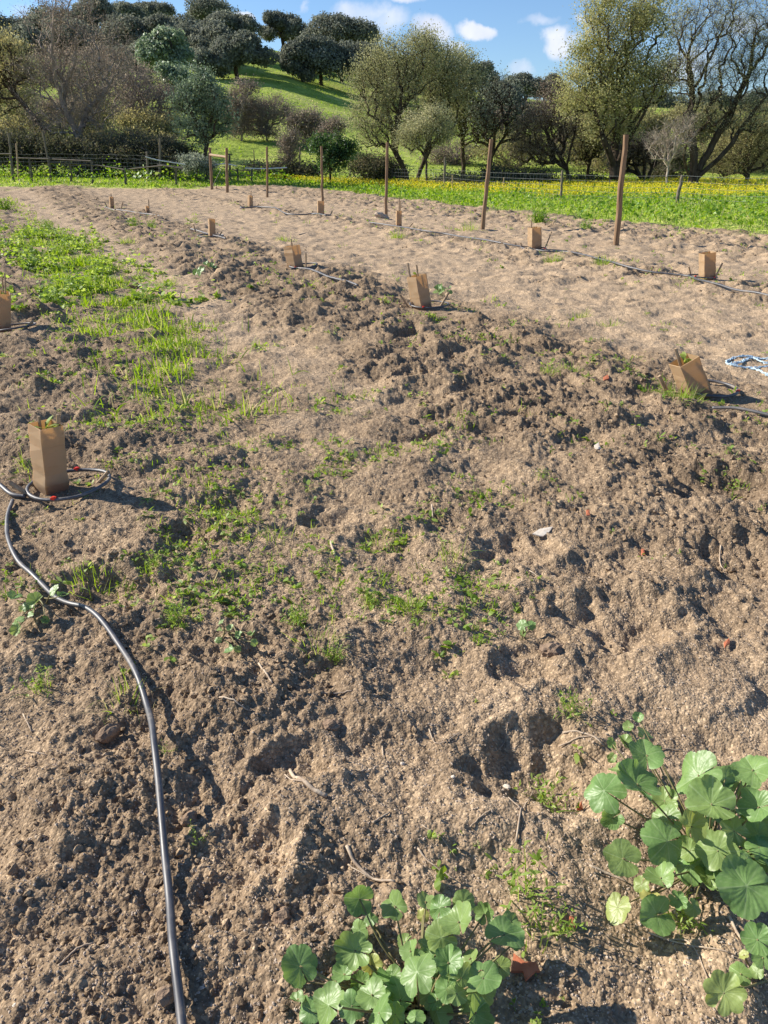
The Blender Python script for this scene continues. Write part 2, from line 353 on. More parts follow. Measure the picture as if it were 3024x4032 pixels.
def papermat():
    m, N, L, b = mat('brown card'); tc = nd(N, 'TexCoord'); w = nd(N, 'TexWave', Scale=60., Distortion=.6); w.bands_direction = 'Z'; L.new(tc.outputs['Object'], w.inputs['Vector'])
    n = nd(N, 'TexNoise', Scale=9., Detail=5.); L.new(tc.outputs['Object'], n.inputs['Vector'])
    r = ramp(N, L, n.outputs[0], [(.3, (.58, .415, .24)), (.7, (.68, .51, .32))]); a = nd(N, 'Attribute', attribute_name='v')
    mx = nd(N, 'Mix', data_type='RGBA'); L.new(a.outputs['Fac'], mx.inputs[0]); L.new(r.outputs[0], mx.inputs[6]); mx.inputs[7].default_value = (.60, .43, .27, 1)
    L.new(mx.outputs[2], b.inputs['Base Color'])
    bp = nd(N, 'Bump', Strength=.25, Distance=.002); L.new(w.outputs[0], bp.inputs['Height']); L.new(bp.outputs[0], b.inputs['Normal']); b.inputs['Roughness'].default_value = .75
    t = nd(N, 'BsdfTranslucent'); t.inputs[0].default_value = (.74, .53, .28, 1); sx = nd(N, 'SeparateXYZ'); L.new(tc.outputs['Object'], sx.inputs[0]); md = nd(N, 'Math', operation='MULTIPLY_ADD'); L.new(n.outputs[0], md.inputs[0]); md.inputs[1].default_value = -.28; md.inputs[2].default_value = .14
    m2 = nd(N, 'MapRange'); L.new(sx.outputs[2], m2.inputs[0]); sb = nd(N, 'Math', operation='ADD'); L.new(sx.outputs[2], sb.inputs[0]); L.new(md.outputs[0], sb.inputs[1]); L.new(sb.outputs[0], m2.inputs[0]); m2.inputs[1].default_value = .02; m2.inputs[2].default_value = .09; m2.inputs[3].default_value = .8; m2.inputs[4].default_value = 0
    dm = nd(N, 'Mix', data_type='RGBA'); L.new(m2.outputs[0], dm.inputs[0]); L.new(mx.outputs[2], dm.inputs[6]); dm.inputs[7].default_value = (.26, .185, .125, 1); L.new(dm.outputs[2], b.inputs['Base Color'])
    x = nd(N, 'MixShader', Fac=.46); L.new(b.outputs[0], x.inputs[1]); L.new(t.outputs[0], x.inputs[2]); L.new(x.outputs[0], N['Material Output'].inputs[0])
    return m
M['paper'] = papermat()
def mallowmat():
    m, N, L, b = mat('mallow leaf'); ve = nd(N, 'Attribute', attribute_name='vein'); a = nd(N, 'Attribute', attribute_name='v')
    tc = nd(N, 'TexCoord'); n = nd(N, 'TexNoise', Scale=22., Detail=5., Roughness=.6); L.new(tc.outputs['Object'], n.inputs['Vector'])
    r = ramp(N, L, n.outputs[0], [(.3, (.125, .235, .065)), (.7, (.22, .36, .12))])
    y = nd(N, 'Mix', data_type='RGBA'); L.new(a.outputs['Fac'], y.inputs[0]); L.new(r.outputs[0], y.inputs[6]); y.inputs[7].default_value = (.52, .50, .16, 1)
    vx = nd(N, 'Mix', data_type='RGBA'); L.new(ve.outputs['Fac'], vx.inputs[0]); L.new(y.outputs[2], vx.inputs[6]); vx.inputs[7].default_value = (.42, .52, .28, 1)
    L.new(vx.outputs[2], b.inputs['Base Color']); b.inputs['Roughness'].default_value = .42; b.inputs['Specular IOR Level'].default_value = .45
    v = nd(N, 'TexVoronoi', Scale=90.); L.new(tc.outputs['Object'], v.inputs['Vector'])
    bp = nd(N, 'Bump', Strength=.35, Distance=.002); L.new(v.outputs['Distance'], bp.inputs['Height']); L.new(bp.outputs[0], b.inputs['Normal'])
    t = nd(N, 'BsdfTranslucent'); hs = nd(N, 'HueSaturation', Hue=.47, Saturation=1.2, Value=1.6); L.new(vx.outputs[2], hs.inputs['Color']); L.new(hs.outputs[0], t.inputs[0])
    x = nd(N, 'MixShader', Fac=.3); L.new(b.outputs[0], x.inputs[1]); L.new(t.outputs[0], x.inputs[2]); L.new(x.outputs[0], N['Material Output'].inputs[0])
    hv = nd(N, 'TexVoronoi', Scale=26.); L.new(tc.outputs['Object'], hv.inputs['Vector']); hc = nd(N, 'SeparateColor'); L.new(hv.outputs['Color'], hc.inputs[0]); g1 = nd(N, 'Math', operation='LESS_THAN'); L.new(hv.outputs['Distance'], g1.inputs[0]); g1.inputs[1].default_value = .22; g2 = nd(N, 'Math', operation='GREATER_THAN'); L.new(hc.outputs[0], g2.inputs[0]); g2.inputs[1].default_value = .93; g3 = nd(N, 'Math', operation='MULTIPLY'); L.new(g1.outputs[0], g3.inputs[0]); L.new(g2.outputs[0], g3.inputs[1]); tr = nd(N, 'BsdfTransparent'); xx = nd(N, 'MixShader'); L.new(g3.outputs[0], xx.inputs[0]); L.new(x.outputs[0], xx.inputs[1]); L.new(tr.outputs[0], xx.inputs[2]); L.new(xx.outputs[0], N['Material Output'].inputs[0])
    return m
M['mallow'] = mallowmat()
M['mstem'] = plain('mallow stem', (.16, .12, .06), (.26, .24, .10), 20., .6, .1)
# ------------------------------------------------------------------ the ground sheet
def build_ground():
    fine_a = np.radians(np.arange(-33, 33.001, .08)); rest = np.radians(np.concatenate([np.arange(33.25, 50, .25), np.linspace(50, 310, 88), np.arange(310.25, 326.9, .25)]))
    az = np.concatenate([fine_a, rest])
    r = np.concatenate([[.05, .4, .8, 1.05], np.exp(np.arange(np.log(1.25), np.log(64), .0029)), np.exp(np.arange(np.log(64), np.log(400), .011)), [450, 600, 900, 1500]])
    na, nr = len(az), len(r)
    A, Rr = np.meshgrid(az, r); x = (Rr * np.sin(A)).ravel(); y = (Rr * np.cos(A) - .8).ravel()
    ro = roughness(x, y); z = smooth_z(x, y) + field_z(x, y, ro) * 1.0
    V = np.stack([x, y, z], 1)
    i = np.arange(nr - 1)[:, None] * na; j = np.arange(na)[None]; k = (j + 1) % na
    F = np.stack([i + j, i + k, i + na + k, i + na + j], -1).reshape(-1, 4)[:, ::-1]
    c = len(V); V = np.concatenate([V, [[0, -.8, 0]]]); jj = np.arange(na)
    F3 = np.stack([np.full(na, c), (jj + 1) % na, jj], -1)
    s_, t_ = st(x, y); lane = np.maximum(bump(s_, 2.15, .45) * sstep(4.5, 8, y), sstep(4.8, 5.6, s_)); ro = .35 + (ro - .35) * .6 + .26 * (1 - lane) * sstep(16, 6, y) - .22 * lane - .10 * sstep(8, 20, y) + .12 * fbm(x / .7, y / .7, 99, 3)
    me = mesh('ground', V, [F, F3], {'rough': np.append(np.clip(ro, 0, 1.2), .4), 'grass': np.append(grassmask(x, y), 0)}, True, [M['ground']])
    tag(obj('ground', me), kind='structure')
build_ground()
rng = np.random.default_rng(7)
def inview(n, r0, r1, amax=31):              # random points evenly spread over the picture's ground
    r = np.exp(rng.uniform(np.log(r0), np.log(r1), n)); a = np.radians(rng.uniform(-amax, amax, n))
    return r * np.sin(a), r * np.cos(a) - .8
ICO_V = None
def ico():
    global ICO_V, ICO_F
    if ICO_V is None:
        import bmesh
        bm = bmesh.new(); bmesh.ops.create_icosphere(bm, subdivisions=1, radius=1)
        ICO_V = np.array([v.co[:] for v in bm.verts]); ICO_F = np.array([[v.index for v in f.verts] for f in bm.faces])
        bm2 = bmesh.new(); bmesh.ops.create_icosphere(bm2, subdivisions=3, radius=1)
        global IC3_V, IC3_F
        IC3_V = np.array([v.co[:] for v in bm2.verts]); IC3_F = np.array([[v.index for v in f.verts] for f in bm2.faces]); bm.free(); bm2.free()
ico()
def lumps(x, y, size, sink, jag, V0, F0):
    n = len(x); k = len(V0); z = hz(x, y)
    sc = size[:, None, None] * rng.uniform(.6, 1.3, (n, 1, 3)) * (1 + rng.uniform(-jag, jag, (n, k, 1)))
    V = V0[None] * sc; a = rng.uniform(0, 6.28, n); c, s = np.cos(a)[:, None], np.sin(a)[:, None]
    V = np.stack([V[..., 0] * c - V[..., 1] * s, V[..., 0] * s + V[..., 1] * c, V[..., 2] * .8], -1)
    V += np.stack([x, y, z + size * sink], -1)[:, None]
    return V.reshape(-1, 3), (F0[None] + (np.arange(n) * k)[:, None, None]).reshape(-1, F0.shape[1])
OCT_V = np.array([[1, 0, 0], [0, 1, 0], [-1, 0, 0], [0, -1, 0], [0, 0, 1], [0, 0, -1.]]); OCT_F = np.array([[0, 1, 4], [1, 2, 4], [2, 3, 4], [3, 0, 4], [1, 0, 5], [2, 1, 5], [3, 2, 5], [0, 3, 5]])
def build_grit():
    x, y = inview(70000, 1.5, 11); mb = MB()
    k = rng.uniform(size=len(x)) < .35 + .6 * (y < 5); x, y = x[k], y[k]
    sz = .0016 + .0028 * rng.uniform(size=len(x)) ** 2.2 + .0006 * np.maximum(y - 3, 0)
    V, F = lumps(x, y, sz, .3, .25, OCT_V, OCT_F); mb.add(V, F)
    tag(mb.build('grit', M['stone']), 'pale grit and tiny pebbles strewn over the soil', 'gravel', kind='stuff')
    x, y = inview(60000, 1.5, 45); R = roughness(x, y); g = grassmask(x, y)
    k = (rng.uniform(size=len(x)) < (R - .2) * 1.1) & (g < .5); x, y, R = x[k], y[k], R[k]
    sz = (.003 + .010 * rng.uniform(size=len(x)) ** 4) * (.6 + .5 * R) * (1 + .12 * np.minimum(y, 25))
    V, F = lumps(x, y, sz, .1, .42, ICO_V, ICO_F); mb = MB(); mb.add(V, F)
    tag(mb.build('soil_crumbs', M['ground'], xattr={'rough': np.repeat(rng.uniform(.3, 1., len(x)), 12)}), 'loose brown crumbs of tilled soil lying on the field', 'soil', kind='stuff')
build_grit()
# ------------------------------------------------------------------ weeds and grass as ground cover
def weed_density(x, y):
    s, t = st(x, y); n = fbm(x / .55, y / .55, 51, 3); n2 = fbm(x / 2.3, y / 2.3, 55, 2)
    d = .17 + .55 * bump(s, 1.3, .5) * sstep(5, 7.5, y) + .5 * bump(s, .9, .9) * sstep(1.9, 2.6, y) * (1 - .3 * sstep(5, 6, y))
    d = d + .25 * bump(s, 4.1, .4) + .22 * bump(s, 8.9, .4) + .36 * sstep(0, -2.5, s) * sstep(4, 7, y) + .25 * sstep(12, 14, s) - .25 * bump(s, 6.6, 1.3)
    d = d - .36 * sstep(2.7, 2.2, y) - .25 * sstep(.6, 1.3, x) * sstep(4, 3.2, y)
    return np.clip(d * .85 + .55 * n + .15 * n2 - .12, 0, 1)
def seedlings(x, y, size, nl, mb, wide=.55):
    z = hz(x, y); n = len(x); v = rng.uniform(0, 1, n)
    for k in range(nl):
        a = rng.uniform(0, 6.28, n); el = rng.uniform(.15, 1.1, n)
        A = np.stack([np.cos(a) * np.cos(el), np.sin(a) * np.cos(el), np.sin(el)], 1); L = size * rng.uniform(.5, 1.1, n); hh = size * rng.uniform(0, .9, n) * (k / nl)
        P = np.stack([x + A[:, 0] * L * .12, y + A[:, 1] * L * .12, z + hh], 1)
        V, F = strips(P, A, L, L * wide, rng.uniform(.1, .7, n), (.12, .9, 1, .15), rng=rng)
        mb.add(V, F, np.repeat(np.clip(v * .6 + rng.uniform(0, .4, n), 0, 1), 8))
def blades(x, y, L, Wd, mb, spread=.6, nseg=(1, .85, .6, .05), z=None, vr=(0, 1)):
    n = len(x); z = hz(x, y) if z is None else z; a = rng.uniform(0, 6.28, n); el = 1.57 - np.abs(rng.normal(0, spread, n)).clip(0, 1.3)
    A = np.stack([np.cos(a) * np.cos(el), np.sin(a) * np.cos(el), np.sin(el)], 1)
    V, F = strips(np.stack([x, y, z - .004], 1), A, L, Wd, rng.uniform(.1, .75, n), nseg, rng=rng)
    mb.add(V, F, np.repeat(rng.uniform(vr[0], vr[1], n), 2 * len(nseg)))
def build_weeds():
    x, y = inview(80000, 1.6, 34); d = weed_density(x, y); g = grassmask(x, y)
    k = (rng.uniform(size=len(x)) < d ** 1.5 * .8) & (g < .5); x, y = x[k], y[k]
    sz = (.010 + .028 * rng.uniform(size=len(x)) ** 2) * (1 + .09 * np.minimum(y, 20))
    mb = MB(); h = rng.uniform(size=len(x)) < .5
    seedlings(x[h], y[h], sz[h], 5, mb, .5); seedlings(x[~h], y[~h], sz[~h] * .8, 7, mb, .35)
    tag(mb.build('weed_seedlings', M['weed']), 'tiny green weed seedlings scattered over the tilled soil', 'weeds', kind='stuff')
    # grass tussocks: cluster centres, then blades
    x, y = inview(17000, 1.7, 40); d = weed_density(x, y); g = grassmask(x, y)
    k = (rng.uniform(size=len(x)) < d ** 1.9 * .6) & (g < .6); x, y = x[k], y[k]; nb = 9
    X = np.repeat(x, nb); Y = np.repeat(y, nb); sp = .012 + .004 * np.minimum(Y, 25)
    X = X + rng.normal(0, 1, len(X)) * sp; Y = Y + rng.normal(0, 1, len(Y)) * sp; s, t = st(X, Y)
    tall = 1 + .9 * bump(s, 1.3, .6) * sstep(6, 8, Y)
    L = rng.uniform(.025, .075, len(X)) * tall * (1 + .04 * np.minimum(Y, 20)); mb = MB()
    blades(X, Y, L, .0028 + .0009 * Y, mb, .45)
    tag(mb.build('grass', M['grass']), 'short bright green grass sprouting in patches on the soil', 'grass', kind='stuff')
build_weeds()
def build_strip():                            # the dense tall strip at the left middle
    n = 30000; s = rng.normal(1.25, .32, n); t = 4.6 + 15 * rng.uniform(size=n) ** .8
    x = .89 * s - .456 * t; y = .456 * s + .89 * t; d = .12 + 1.1 * fbm(x / .75, y / .75, 88, 2); k = rng.uniform(size=n) < d; x, y = x[k], y[k]
    mb = MB(); blades(x, y, rng.uniform(.06, .24, len(x)), .007 + .0007 * y, mb, .5)
    tag(mb.build('grass_strip', M['grass']), 'thick strip of knee-low bright green grass between two plant rows on the left', 'grass', kind='stuff')
    n = 1700; s = rng.normal(1.0, .55, n); t = 9 + 12 * rng.uniform(size=n); x = .89 * s - .456 * t; y = .456 * s + .89 * t
    k = fbm(x / .9, y / .9, 89, 2) > .12; x, y = x[k], y[k]; mb = MB()
    for q in range(5): seedlings(x, y, rng.uniform(.05, .10, len(x)), 3, mb, .6); 
    for q in range(4):
        z = hz(x, y) + rng.uniform(.03, .22, len(x)); nn = len(x); a = rng.uniform(0, 6.28, nn)
        A = np.stack([np.cos(a), np.sin(a), rng.uniform(-.2, .7, nn)], 1); V, F = strips(np.stack([x, y, z], 1), A, rng.uniform(.04, .09, nn), .04, .3, (.15, 1, .9, .1), rng=rng); mb.add(V, F, np.repeat(rng.uniform(.2, 1, nn), 8))
    tag(mb.build('leafy_weeds', M['weed']), 'tangle of taller leafy weeds behind the left grass strip', 'weeds', kind='stuff')
build_strip()
def build_border():
    def region(n, x0, x1, y0, y1):
        x = rng.uniform(x0, x1, n); y = y0 + (y1 - y0) * rng.uniform(size=n) ** 1.15
        k = (np.abs(x / y) < .62) & (rng.uniform(size=n) < grassmask(x, y) ** 2); return x[k], y[k]
    x, y = region(150000, -34, 36, 15, 60); mb = MB(); n1 = .5 + .5 * fbm(x / 1.6, y / 1.6, 61, 2)
    blades(x, y, rng.uniform(.10, .26, len(x)) * (.6 + .7 * n1), .010 + .0008 * y, mb, .45, (1, .8, .1))
    tag(mb.build('meadow_grass', M['grass']), 'lush green grass of the meadow beyond the tilled plot', 'grass', kind='stuff')
    x, y = region(90000, -34, 36, 15, 56); n1 = fbm(x / 1.4, y / 1.4, 62, 3); s, t = st(x, y)
    d = .45 + 1.2 * n1 + .5 * bump(s, 17.5, 1.6); k = rng.uniform(size=len(x)) < np.clip(d, .03, 1); x, y, n1 = x[k], y[k], n1[k]
    s, t = st(x, y)
    hgt = rng.uniform(.02, .32, len(x)) * (.6 + 1.1 * np.clip(n1, 0, 1)) * (1 + 1.5 * (x < -6) * (y > 42)) * (1 + .5 * bump(s, 17.5, 1.5) * (x > 6)); z = hz(x, y) + hgt; N = rng.normal(size=(len(x), 3)) * .6 + [0, 0, .8]
    sz = rng.uniform(.025, .06, len(x)) * (1 + .012 * y); V, F = quads(np.stack([x, y, z], 1), N, sz, sz * .8, rng, .25); mb = MB(); mb.add(V, F, np.repeat(rng.uniform(0, 1, len(x)), 4))
    tag(mb.build('border_weeds', M['border']), 'broad leaved green weeds thick along the edge of the plot', 'weeds', kind='stuff')
    n = 170000; x = rng.uniform(-14, 36, n); y = rng.uniform(26, 58, n); s, t = st(x, y); n1 = fbm(x / 2.2, y / 2.2, 64, 3)
    d = np.minimum(sstep(43, 46.5, y + 1.4 * x + 3 * n1), sstep(33, 36, y + 2 * n1 + .25 * np.maximum(x - 8, 0))) * np.clip(.65 + .9 * n1, .06, 1) * (1 - .6 * sstep(54, 58, y)); k = (rng.uniform(size=n) < d) & (np.abs(x / y) < .62); x, y = x[k], y[k]
    z = hz(x, y) + rng.uniform(.14, .40, len(x)); sz = rng.uniform(.018, .038, len(x)); N = rng.normal(size=(len(x), 3)) * .5 + [0, -.3, 1]
    V, F = quads(np.stack([x, y, z], 1), N, sz, sz, rng, .2); mb = MB(); mb.add(V, F, np.repeat(rng.uniform(0, 1, len(x)), 4))
    tag(mb.build('yellow_flowers', M['yellow']), 'band of small yellow meadow flowers in front of the wire fence', 'flowers', kind='stuff')
    # rough turf on the hill
    n = 60000; x = rng.uniform(-95, 75, n); y = rng.uniform(57, 150, n); k = np.abs(x / y) < .6; x, y = x[k], y[k]
    n1 = fbm(x / 5, y / 3, 66, 3); k = rng.uniform(size=len(x)) < np.clip(.35 + n1, .05, 1); x, y = x[k], y[k]
    mb = MB(); blades(x, y, rng.uniform(.15, .40, len(x)), .10, mb, .6, (1, .7, .1), z=smooth_z(x, y), vr=(.25, 1))
    tag(mb.build('hill_grass', M['grass']), 'uneven green turf covering the hillside', 'grass', kind='stuff')
build_border()
# ------------------------------------------------------------------ trees
def mpp(px, py, Y):                          # metres per photo pixel (horizontal, vertical) at distance Y
    a = at(px, py, Y); return np.linalg.norm(at(px + 1, py, Y) - a), abs(at(px, py + 1, Y)[2] - a[2])
def ellipsoids(crown, Y):                    # px blobs -> world ellipsoids (centre, radii); 5th number shifts in depth
    out = []
    for c in crown:
        cx, cy, rx, ry = c[:4]; dy = c[4] if len(c) > 4 else 0
        P = at(cx, cy, Y + dy); h, v = mpp(cx, cy, Y + dy); out.append((P, np.array([rx * h, rx * h * .75, ry * v])))
    return out
LEAFM = {}
def leafkind(k):
    if k not in LEAFM:
        st_ = {'oak': [(0, (.085, .097, .072)), (.5, (.19, .205, .155)), (1, (.34, .355, .275))], 'olive': [(0, (0.116, 0.167, 0.094)), (.5, (0.232, 0.304, 0.181)), (1, (0.464, 0.536, 0.377))],
               'willow': [(0, (.20, .21, .10)), (.5, (.36, .37, .19)), (1, (.54, .52, .32))], 'yellow': [(0, (.24, .26, .10)), (.5, (.46, .46, .20)), (1, (.66, .62, .36))],
               'pale': [(0, (0.250, 0.263, 0.138)), (.5, (0.425, 0.425, 0.237)), (1, (0.600, 0.575, 0.375))], 'brown': [(0, (.155, .125, .098)), (.6, (.29, .245, .19)), (1, (.44, .39, .28))],
               'citrus': [(0, (0.028, 0.063, 0.021)), (.6, (0.070, 0.140, 0.042)), (1, (0.168, 0.238, 0.084))], 'bramble': [(0, (0.043, 0.048, 0.031)), (.6, (0.102, 0.111, 0.060)), (1, (0.238, 0.204, 0.119))], 'mixed': [(0, (0.160, 0.168, 0.080)), (.5, (0.336, 0.320, 0.144)), (1, (0.544, 0.496, 0.240))],
               'grey': [(0, (0.140, 0.168, 0.126)), (.5, (0.266, 0.301, 0.224)), (1, (0.448, 0.476, 0.378))]}[k]
        LEAFM[k] = leafmat('leaves ' + k, st_, .42, .45 if k in ('olive', 'citrus') else .65, .5 if k in ('olive', 'citrus') else .2)
    return LEAFM[k]
def skeleton(limbs, ells, ntar, seed, crook=.045):
    """limbs: list of polylines (n,3). crown points are joined one by one to the nearest node"""
    r = np.random.default_rng(seed); N = []; par = []
    for L in limbs:
        L = np.asarray(L, float); st0 = -1
        if N:
            d = np.linalg.norm(np.array(N) - L[0], axis=1); st0 = int(d.argmin())
        P = [L[0]]
        for a, b in zip(L[:-1], L[1:]):
            k = max(2, int(np.linalg.norm(b - a) / .45))
            for q in range(1, k + 1): P.append(a + (b - a) * q / k)
        P = np.array(P); P[1:] += r.normal(0, .03, P[1:].shape)
        for i, q in enumerate(P):
            if i == 0 and N: par_i = st0; 
            elif i == 0: par_i = -1
            else: par_i = len(N) - 1
            N.append(q); par.append(par_i)
    vol = np.array([e[1].prod() for e in ells]) ** .8; pick = r.choice(len(ells), ntar, p=vol / vol.sum())
    u = norm(r.normal(size=(ntar, 3))) * (r.uniform(.05, 1, (ntar, 1)) ** .4)
    w_ = r.uniform(size=ntar) < .13; u[w_] = norm(u[w_] + [0, 0, .3]) * r.uniform(1.02, 1.32, (w_.sum(), 1))
    T = np.array([ells[k][0] + u[i] * ells[k][1] for i, k in enumerate(pick)])
    order = np.argsort(np.linalg.norm(T - np.array(limbs[0][-1]), axis=1)); T = T[order]
    cap = len(N) + ntar * 4; NA = np.zeros((cap, 3)); n = len(N); NA[:n] = N; depth = np.zeros(cap)
    for i in range(n): depth[i] = 0 if par[i] < 0 else depth[par[i]] + np.linalg.norm(NA[i] - NA[par[i]])
    low = len(limbs[0])  
    for t in T:
        d = np.linalg.norm(NA[:n] - t, axis=1); cost = d + .12 * depth[:n] + .8 * np.maximum(0, NA[:n, 2] - t[2] + .2); cost[:3] += 50
        k = int(cost.argmin()); a = NA[k].copy(); ln = d[k]; off = r.normal(0, crook * ln, 3); prev = k
        for q in (1 / 3, 2 / 3, 1):
            p = a + (t - a) * q + off * math.sin(q * 3.14) - np.array([0, 0, .10 * ln * math.sin(q * 3.14)]) * -1
            NA[n] = p; par.append(prev); depth[n] = depth[prev] + np.linalg.norm(p - NA[prev]); prev = n; n += 1
    return NA[:n], np.array(par)
def tree(name, label, cat, base, limbs_px, crown, Y=None, leaf='willow', nleaf=6000, ls=.09, ntar=260, seed=1, rt=.02, rbase=None, bark='bark', group=None, twigs=5, twl=.5, jit=.28, droop=0., tipbias=True, up=.0, limbdepth=.8):
    B = gp(*base) if Y is None else at(base[0], base[1], Y)
    Y = B[1]; B[2] = float(smooth_z(B[0], Y)); r = np.random.default_rng(seed + 1000)
    ells = ellipsoids(crown, Y)
    limbs = []
    for i, L in enumerate(limbs_px):
        P = [at(q[0], q[1], Y) for q in L]
        if i == 0: P[0] = B - [0, 0, .1]
        else:
            dd = r.uniform(-1, 1) * limbdepth
            for j in range(1, len(P)): P[j] = P[j] + np.array([0, dd * j, 0])
        limbs.append(np.array(P))
    N, par = skeleton(limbs, ells, ntar, seed)
    cnt = np.ones(len(N)); 
    for i in range(len(N) - 1, 0, -1):
        if par[i] >= 0: cnt[par[i]] += cnt[i] * .999
    R = rt * cnt ** .5
    if rbase: R = R * (1 - .0) ; R = np.minimum(R, rbase) if R[0] > rbase else R * (rbase / R[0]) ** (np.log(cnt) / np.log(cnt[0]))
    m = par >= 0; i = np.where(m)[0]; p = par[i]
    t = empty(name, B, label, cat, group)
    big = R[i] > .045; mb = MB(); bm_ = bpy.data.materials['grey bark' if bark == 'barkgrey' else 'bark'] if bark != 'barkpale' else M['barkpale']
    for msk, k in ((big, 7), (~big, 3)):
        if msk.any():
            V, F = prisms(N[p[msk]], N[i[msk]], np.minimum(R[p[msk]], R[i[msk]] * 1.25), R[i[msk]], k); mb.add(V, F)
    fl, _ = tube(np.array([B - [0, 0, .25], B + [0, 0, .25]]), [R[0] * 1.7, R[0]], 9, False); mb.add(fl, _)
    mb.build('trunk', bm_, t, True)
    # twigs
    tip = np.where(cnt < 7)[0]; q = r.choice(tip, len(tip) * twigs // 2)
    D = norm(N[q] - N[par[q]] + 1e-6) * .6 + r.normal(0, .5, (len(q), 3)) + [0, 0, .15 + up]; D = norm(D); Lt = r.uniform(.25, 1, len(q)) * twl
    E = N[q] + D * Lt[:, None]; E[:, 2] -= droop * Lt
    cr = empty('crown', (0, 0, 0), None, None); cr.parent = t
    del_ = cr; bpy.data.objects.remove(cr)
    mb = MB(); V, F = prisms(N[q], E, np.full(len(q), rt * .8), np.full(len(q), rt * .35), 3); mb.add(V, F, 0.)
    nb = len(F)
    nq = len(V)
    if nleaf:
        w = r.integers(0, len(q), nleaf); f = r.uniform(.1, 1.1, nleaf)[:, None]
        Cn = N[q][w] * (1 - f) + E[w] * f + r.normal(0, jit, (nleaf, 3)) * [1, 1, .8]
        Nn = r.normal(size=(nleaf, 3)); s_ = ls * r.uniform(.55, 1.3, nleaf)
        V, F = quads(Cn, Nn, s_, s_ * .6, r, .2); va = np.clip(.5 + .45 * fbm(Cn[:, 0] / 1.1 + Cn[:, 1], Cn[:, 2] / 1.1, seed, 2) + r.normal(0, .18, nleaf), 0, 1)
        mb.add(V, F, np.repeat(va, 4))
    o = mb.build('crown', [bm_, leafkind(leaf)], t)
    idx = np.zeros(len(o.data.polygons), np.int32); idx[nb:] = 1; o.data.polygons.foreach_set('material_index', idx)
    return t
def oak(label, crown, trunk, Y=None, seed=1, leaf='oak', nleaf=7000, ls=.22, nlobe=26, group='dark evergreen oaks on the hill', name='oak_tree', cat='tree', base=None, limbs=True):
    """crown blobs in px; trunk (px,py) base"""
    r = np.random.default_rng(seed + 500)
    if Y is None: B = gp(*trunk)
    else:
        B = at(trunk[0], trunk[1], Y)
    Y = B[1]; B[2] = float(smooth_z(B[0], Y)); t = empty(name, B, label, cat, group); ells = ellipsoids(crown, Y)
    # limbs
    c0 = min(e[0][2] - e[1][2] for e in ells); fork = B.copy(); fork[2] = B[2] + max(.8, (c0 - B[2]) * .9); fork[0] += r.normal(0, .15)
    sk = [np.array([B - [0, 0, .2], (B + fork) / 2 + r.normal(0, .1, 3) * [1, 1, 0], fork])]
    low = [(e[0], e[1] * .75) for e in ells]
    N, par = skeleton(sk, low, 70, seed); cnt = np.ones(len(N))
    for i in range(len(N) - 1, 0, -1):
        if par[i] >= 0: cnt[par[i]] += cnt[i] * .999
    R = .032 * cnt ** .42; i = np.where(par >= 0)[0]; V, F = prisms(N[par[i]], N[i], np.minimum(R[par[i]], R[i] * 1.3), R[i], 6); mb = MB(); mb.add(V, F); mb.build('trunk', M['bark'], t, True)
    # foliage: lobes on the blobs, leaf sprays on each lobe
    LC, LR = [], []
    vol = np.array([e[1][0] * e[1][2] for e in ells]); cn = np.maximum(3, (nlobe * vol / vol.sum()).astype(int))
    for (c, rr), k in zip(ells, cn):
        u = norm(r.normal(size=(k, 3)) + [0, -.25, .35]); f = r.uniform(.45, .86, (k, 1)); LC.append(c + u * rr * f); s_ = rr[0] * r.uniform(.26, .46, k); LR.append(np.stack([s_, s_, s_ * r.uniform(.55, .85, k)], 1))
    LC = np.concatenate(LC); LR = np.concatenate(LR); wv = (LR[:, 0] * LR[:, 2]); w = r.choice(len(LC), nleaf, p=wv / wv.sum())
    u = norm(r.normal(size=(nleaf, 3)) + [0, 0, .25]); Cn = LC[w] + u * LR[w] * r.uniform(.78, 1.08, (nleaf, 1)) + r.normal(0, .17, (nleaf, 3))
    Nn = u + r.normal(0, .42, (nleaf, 3)); s_ = ls * r.uniform(.5, 1.25, nleaf); V, F = quads(Cn, Nn, s_, s_ * .75, r, .25)
    va = np.clip(.42 + .22 * r.normal(size=nleaf) + .45 * (r.uniform(size=len(LC))[w] - .35), 0, 1)
    mb = MB(); mb.add(V, F, np.repeat(va, 4)); mb.build('crown', leafkind(leaf), t)
    return t
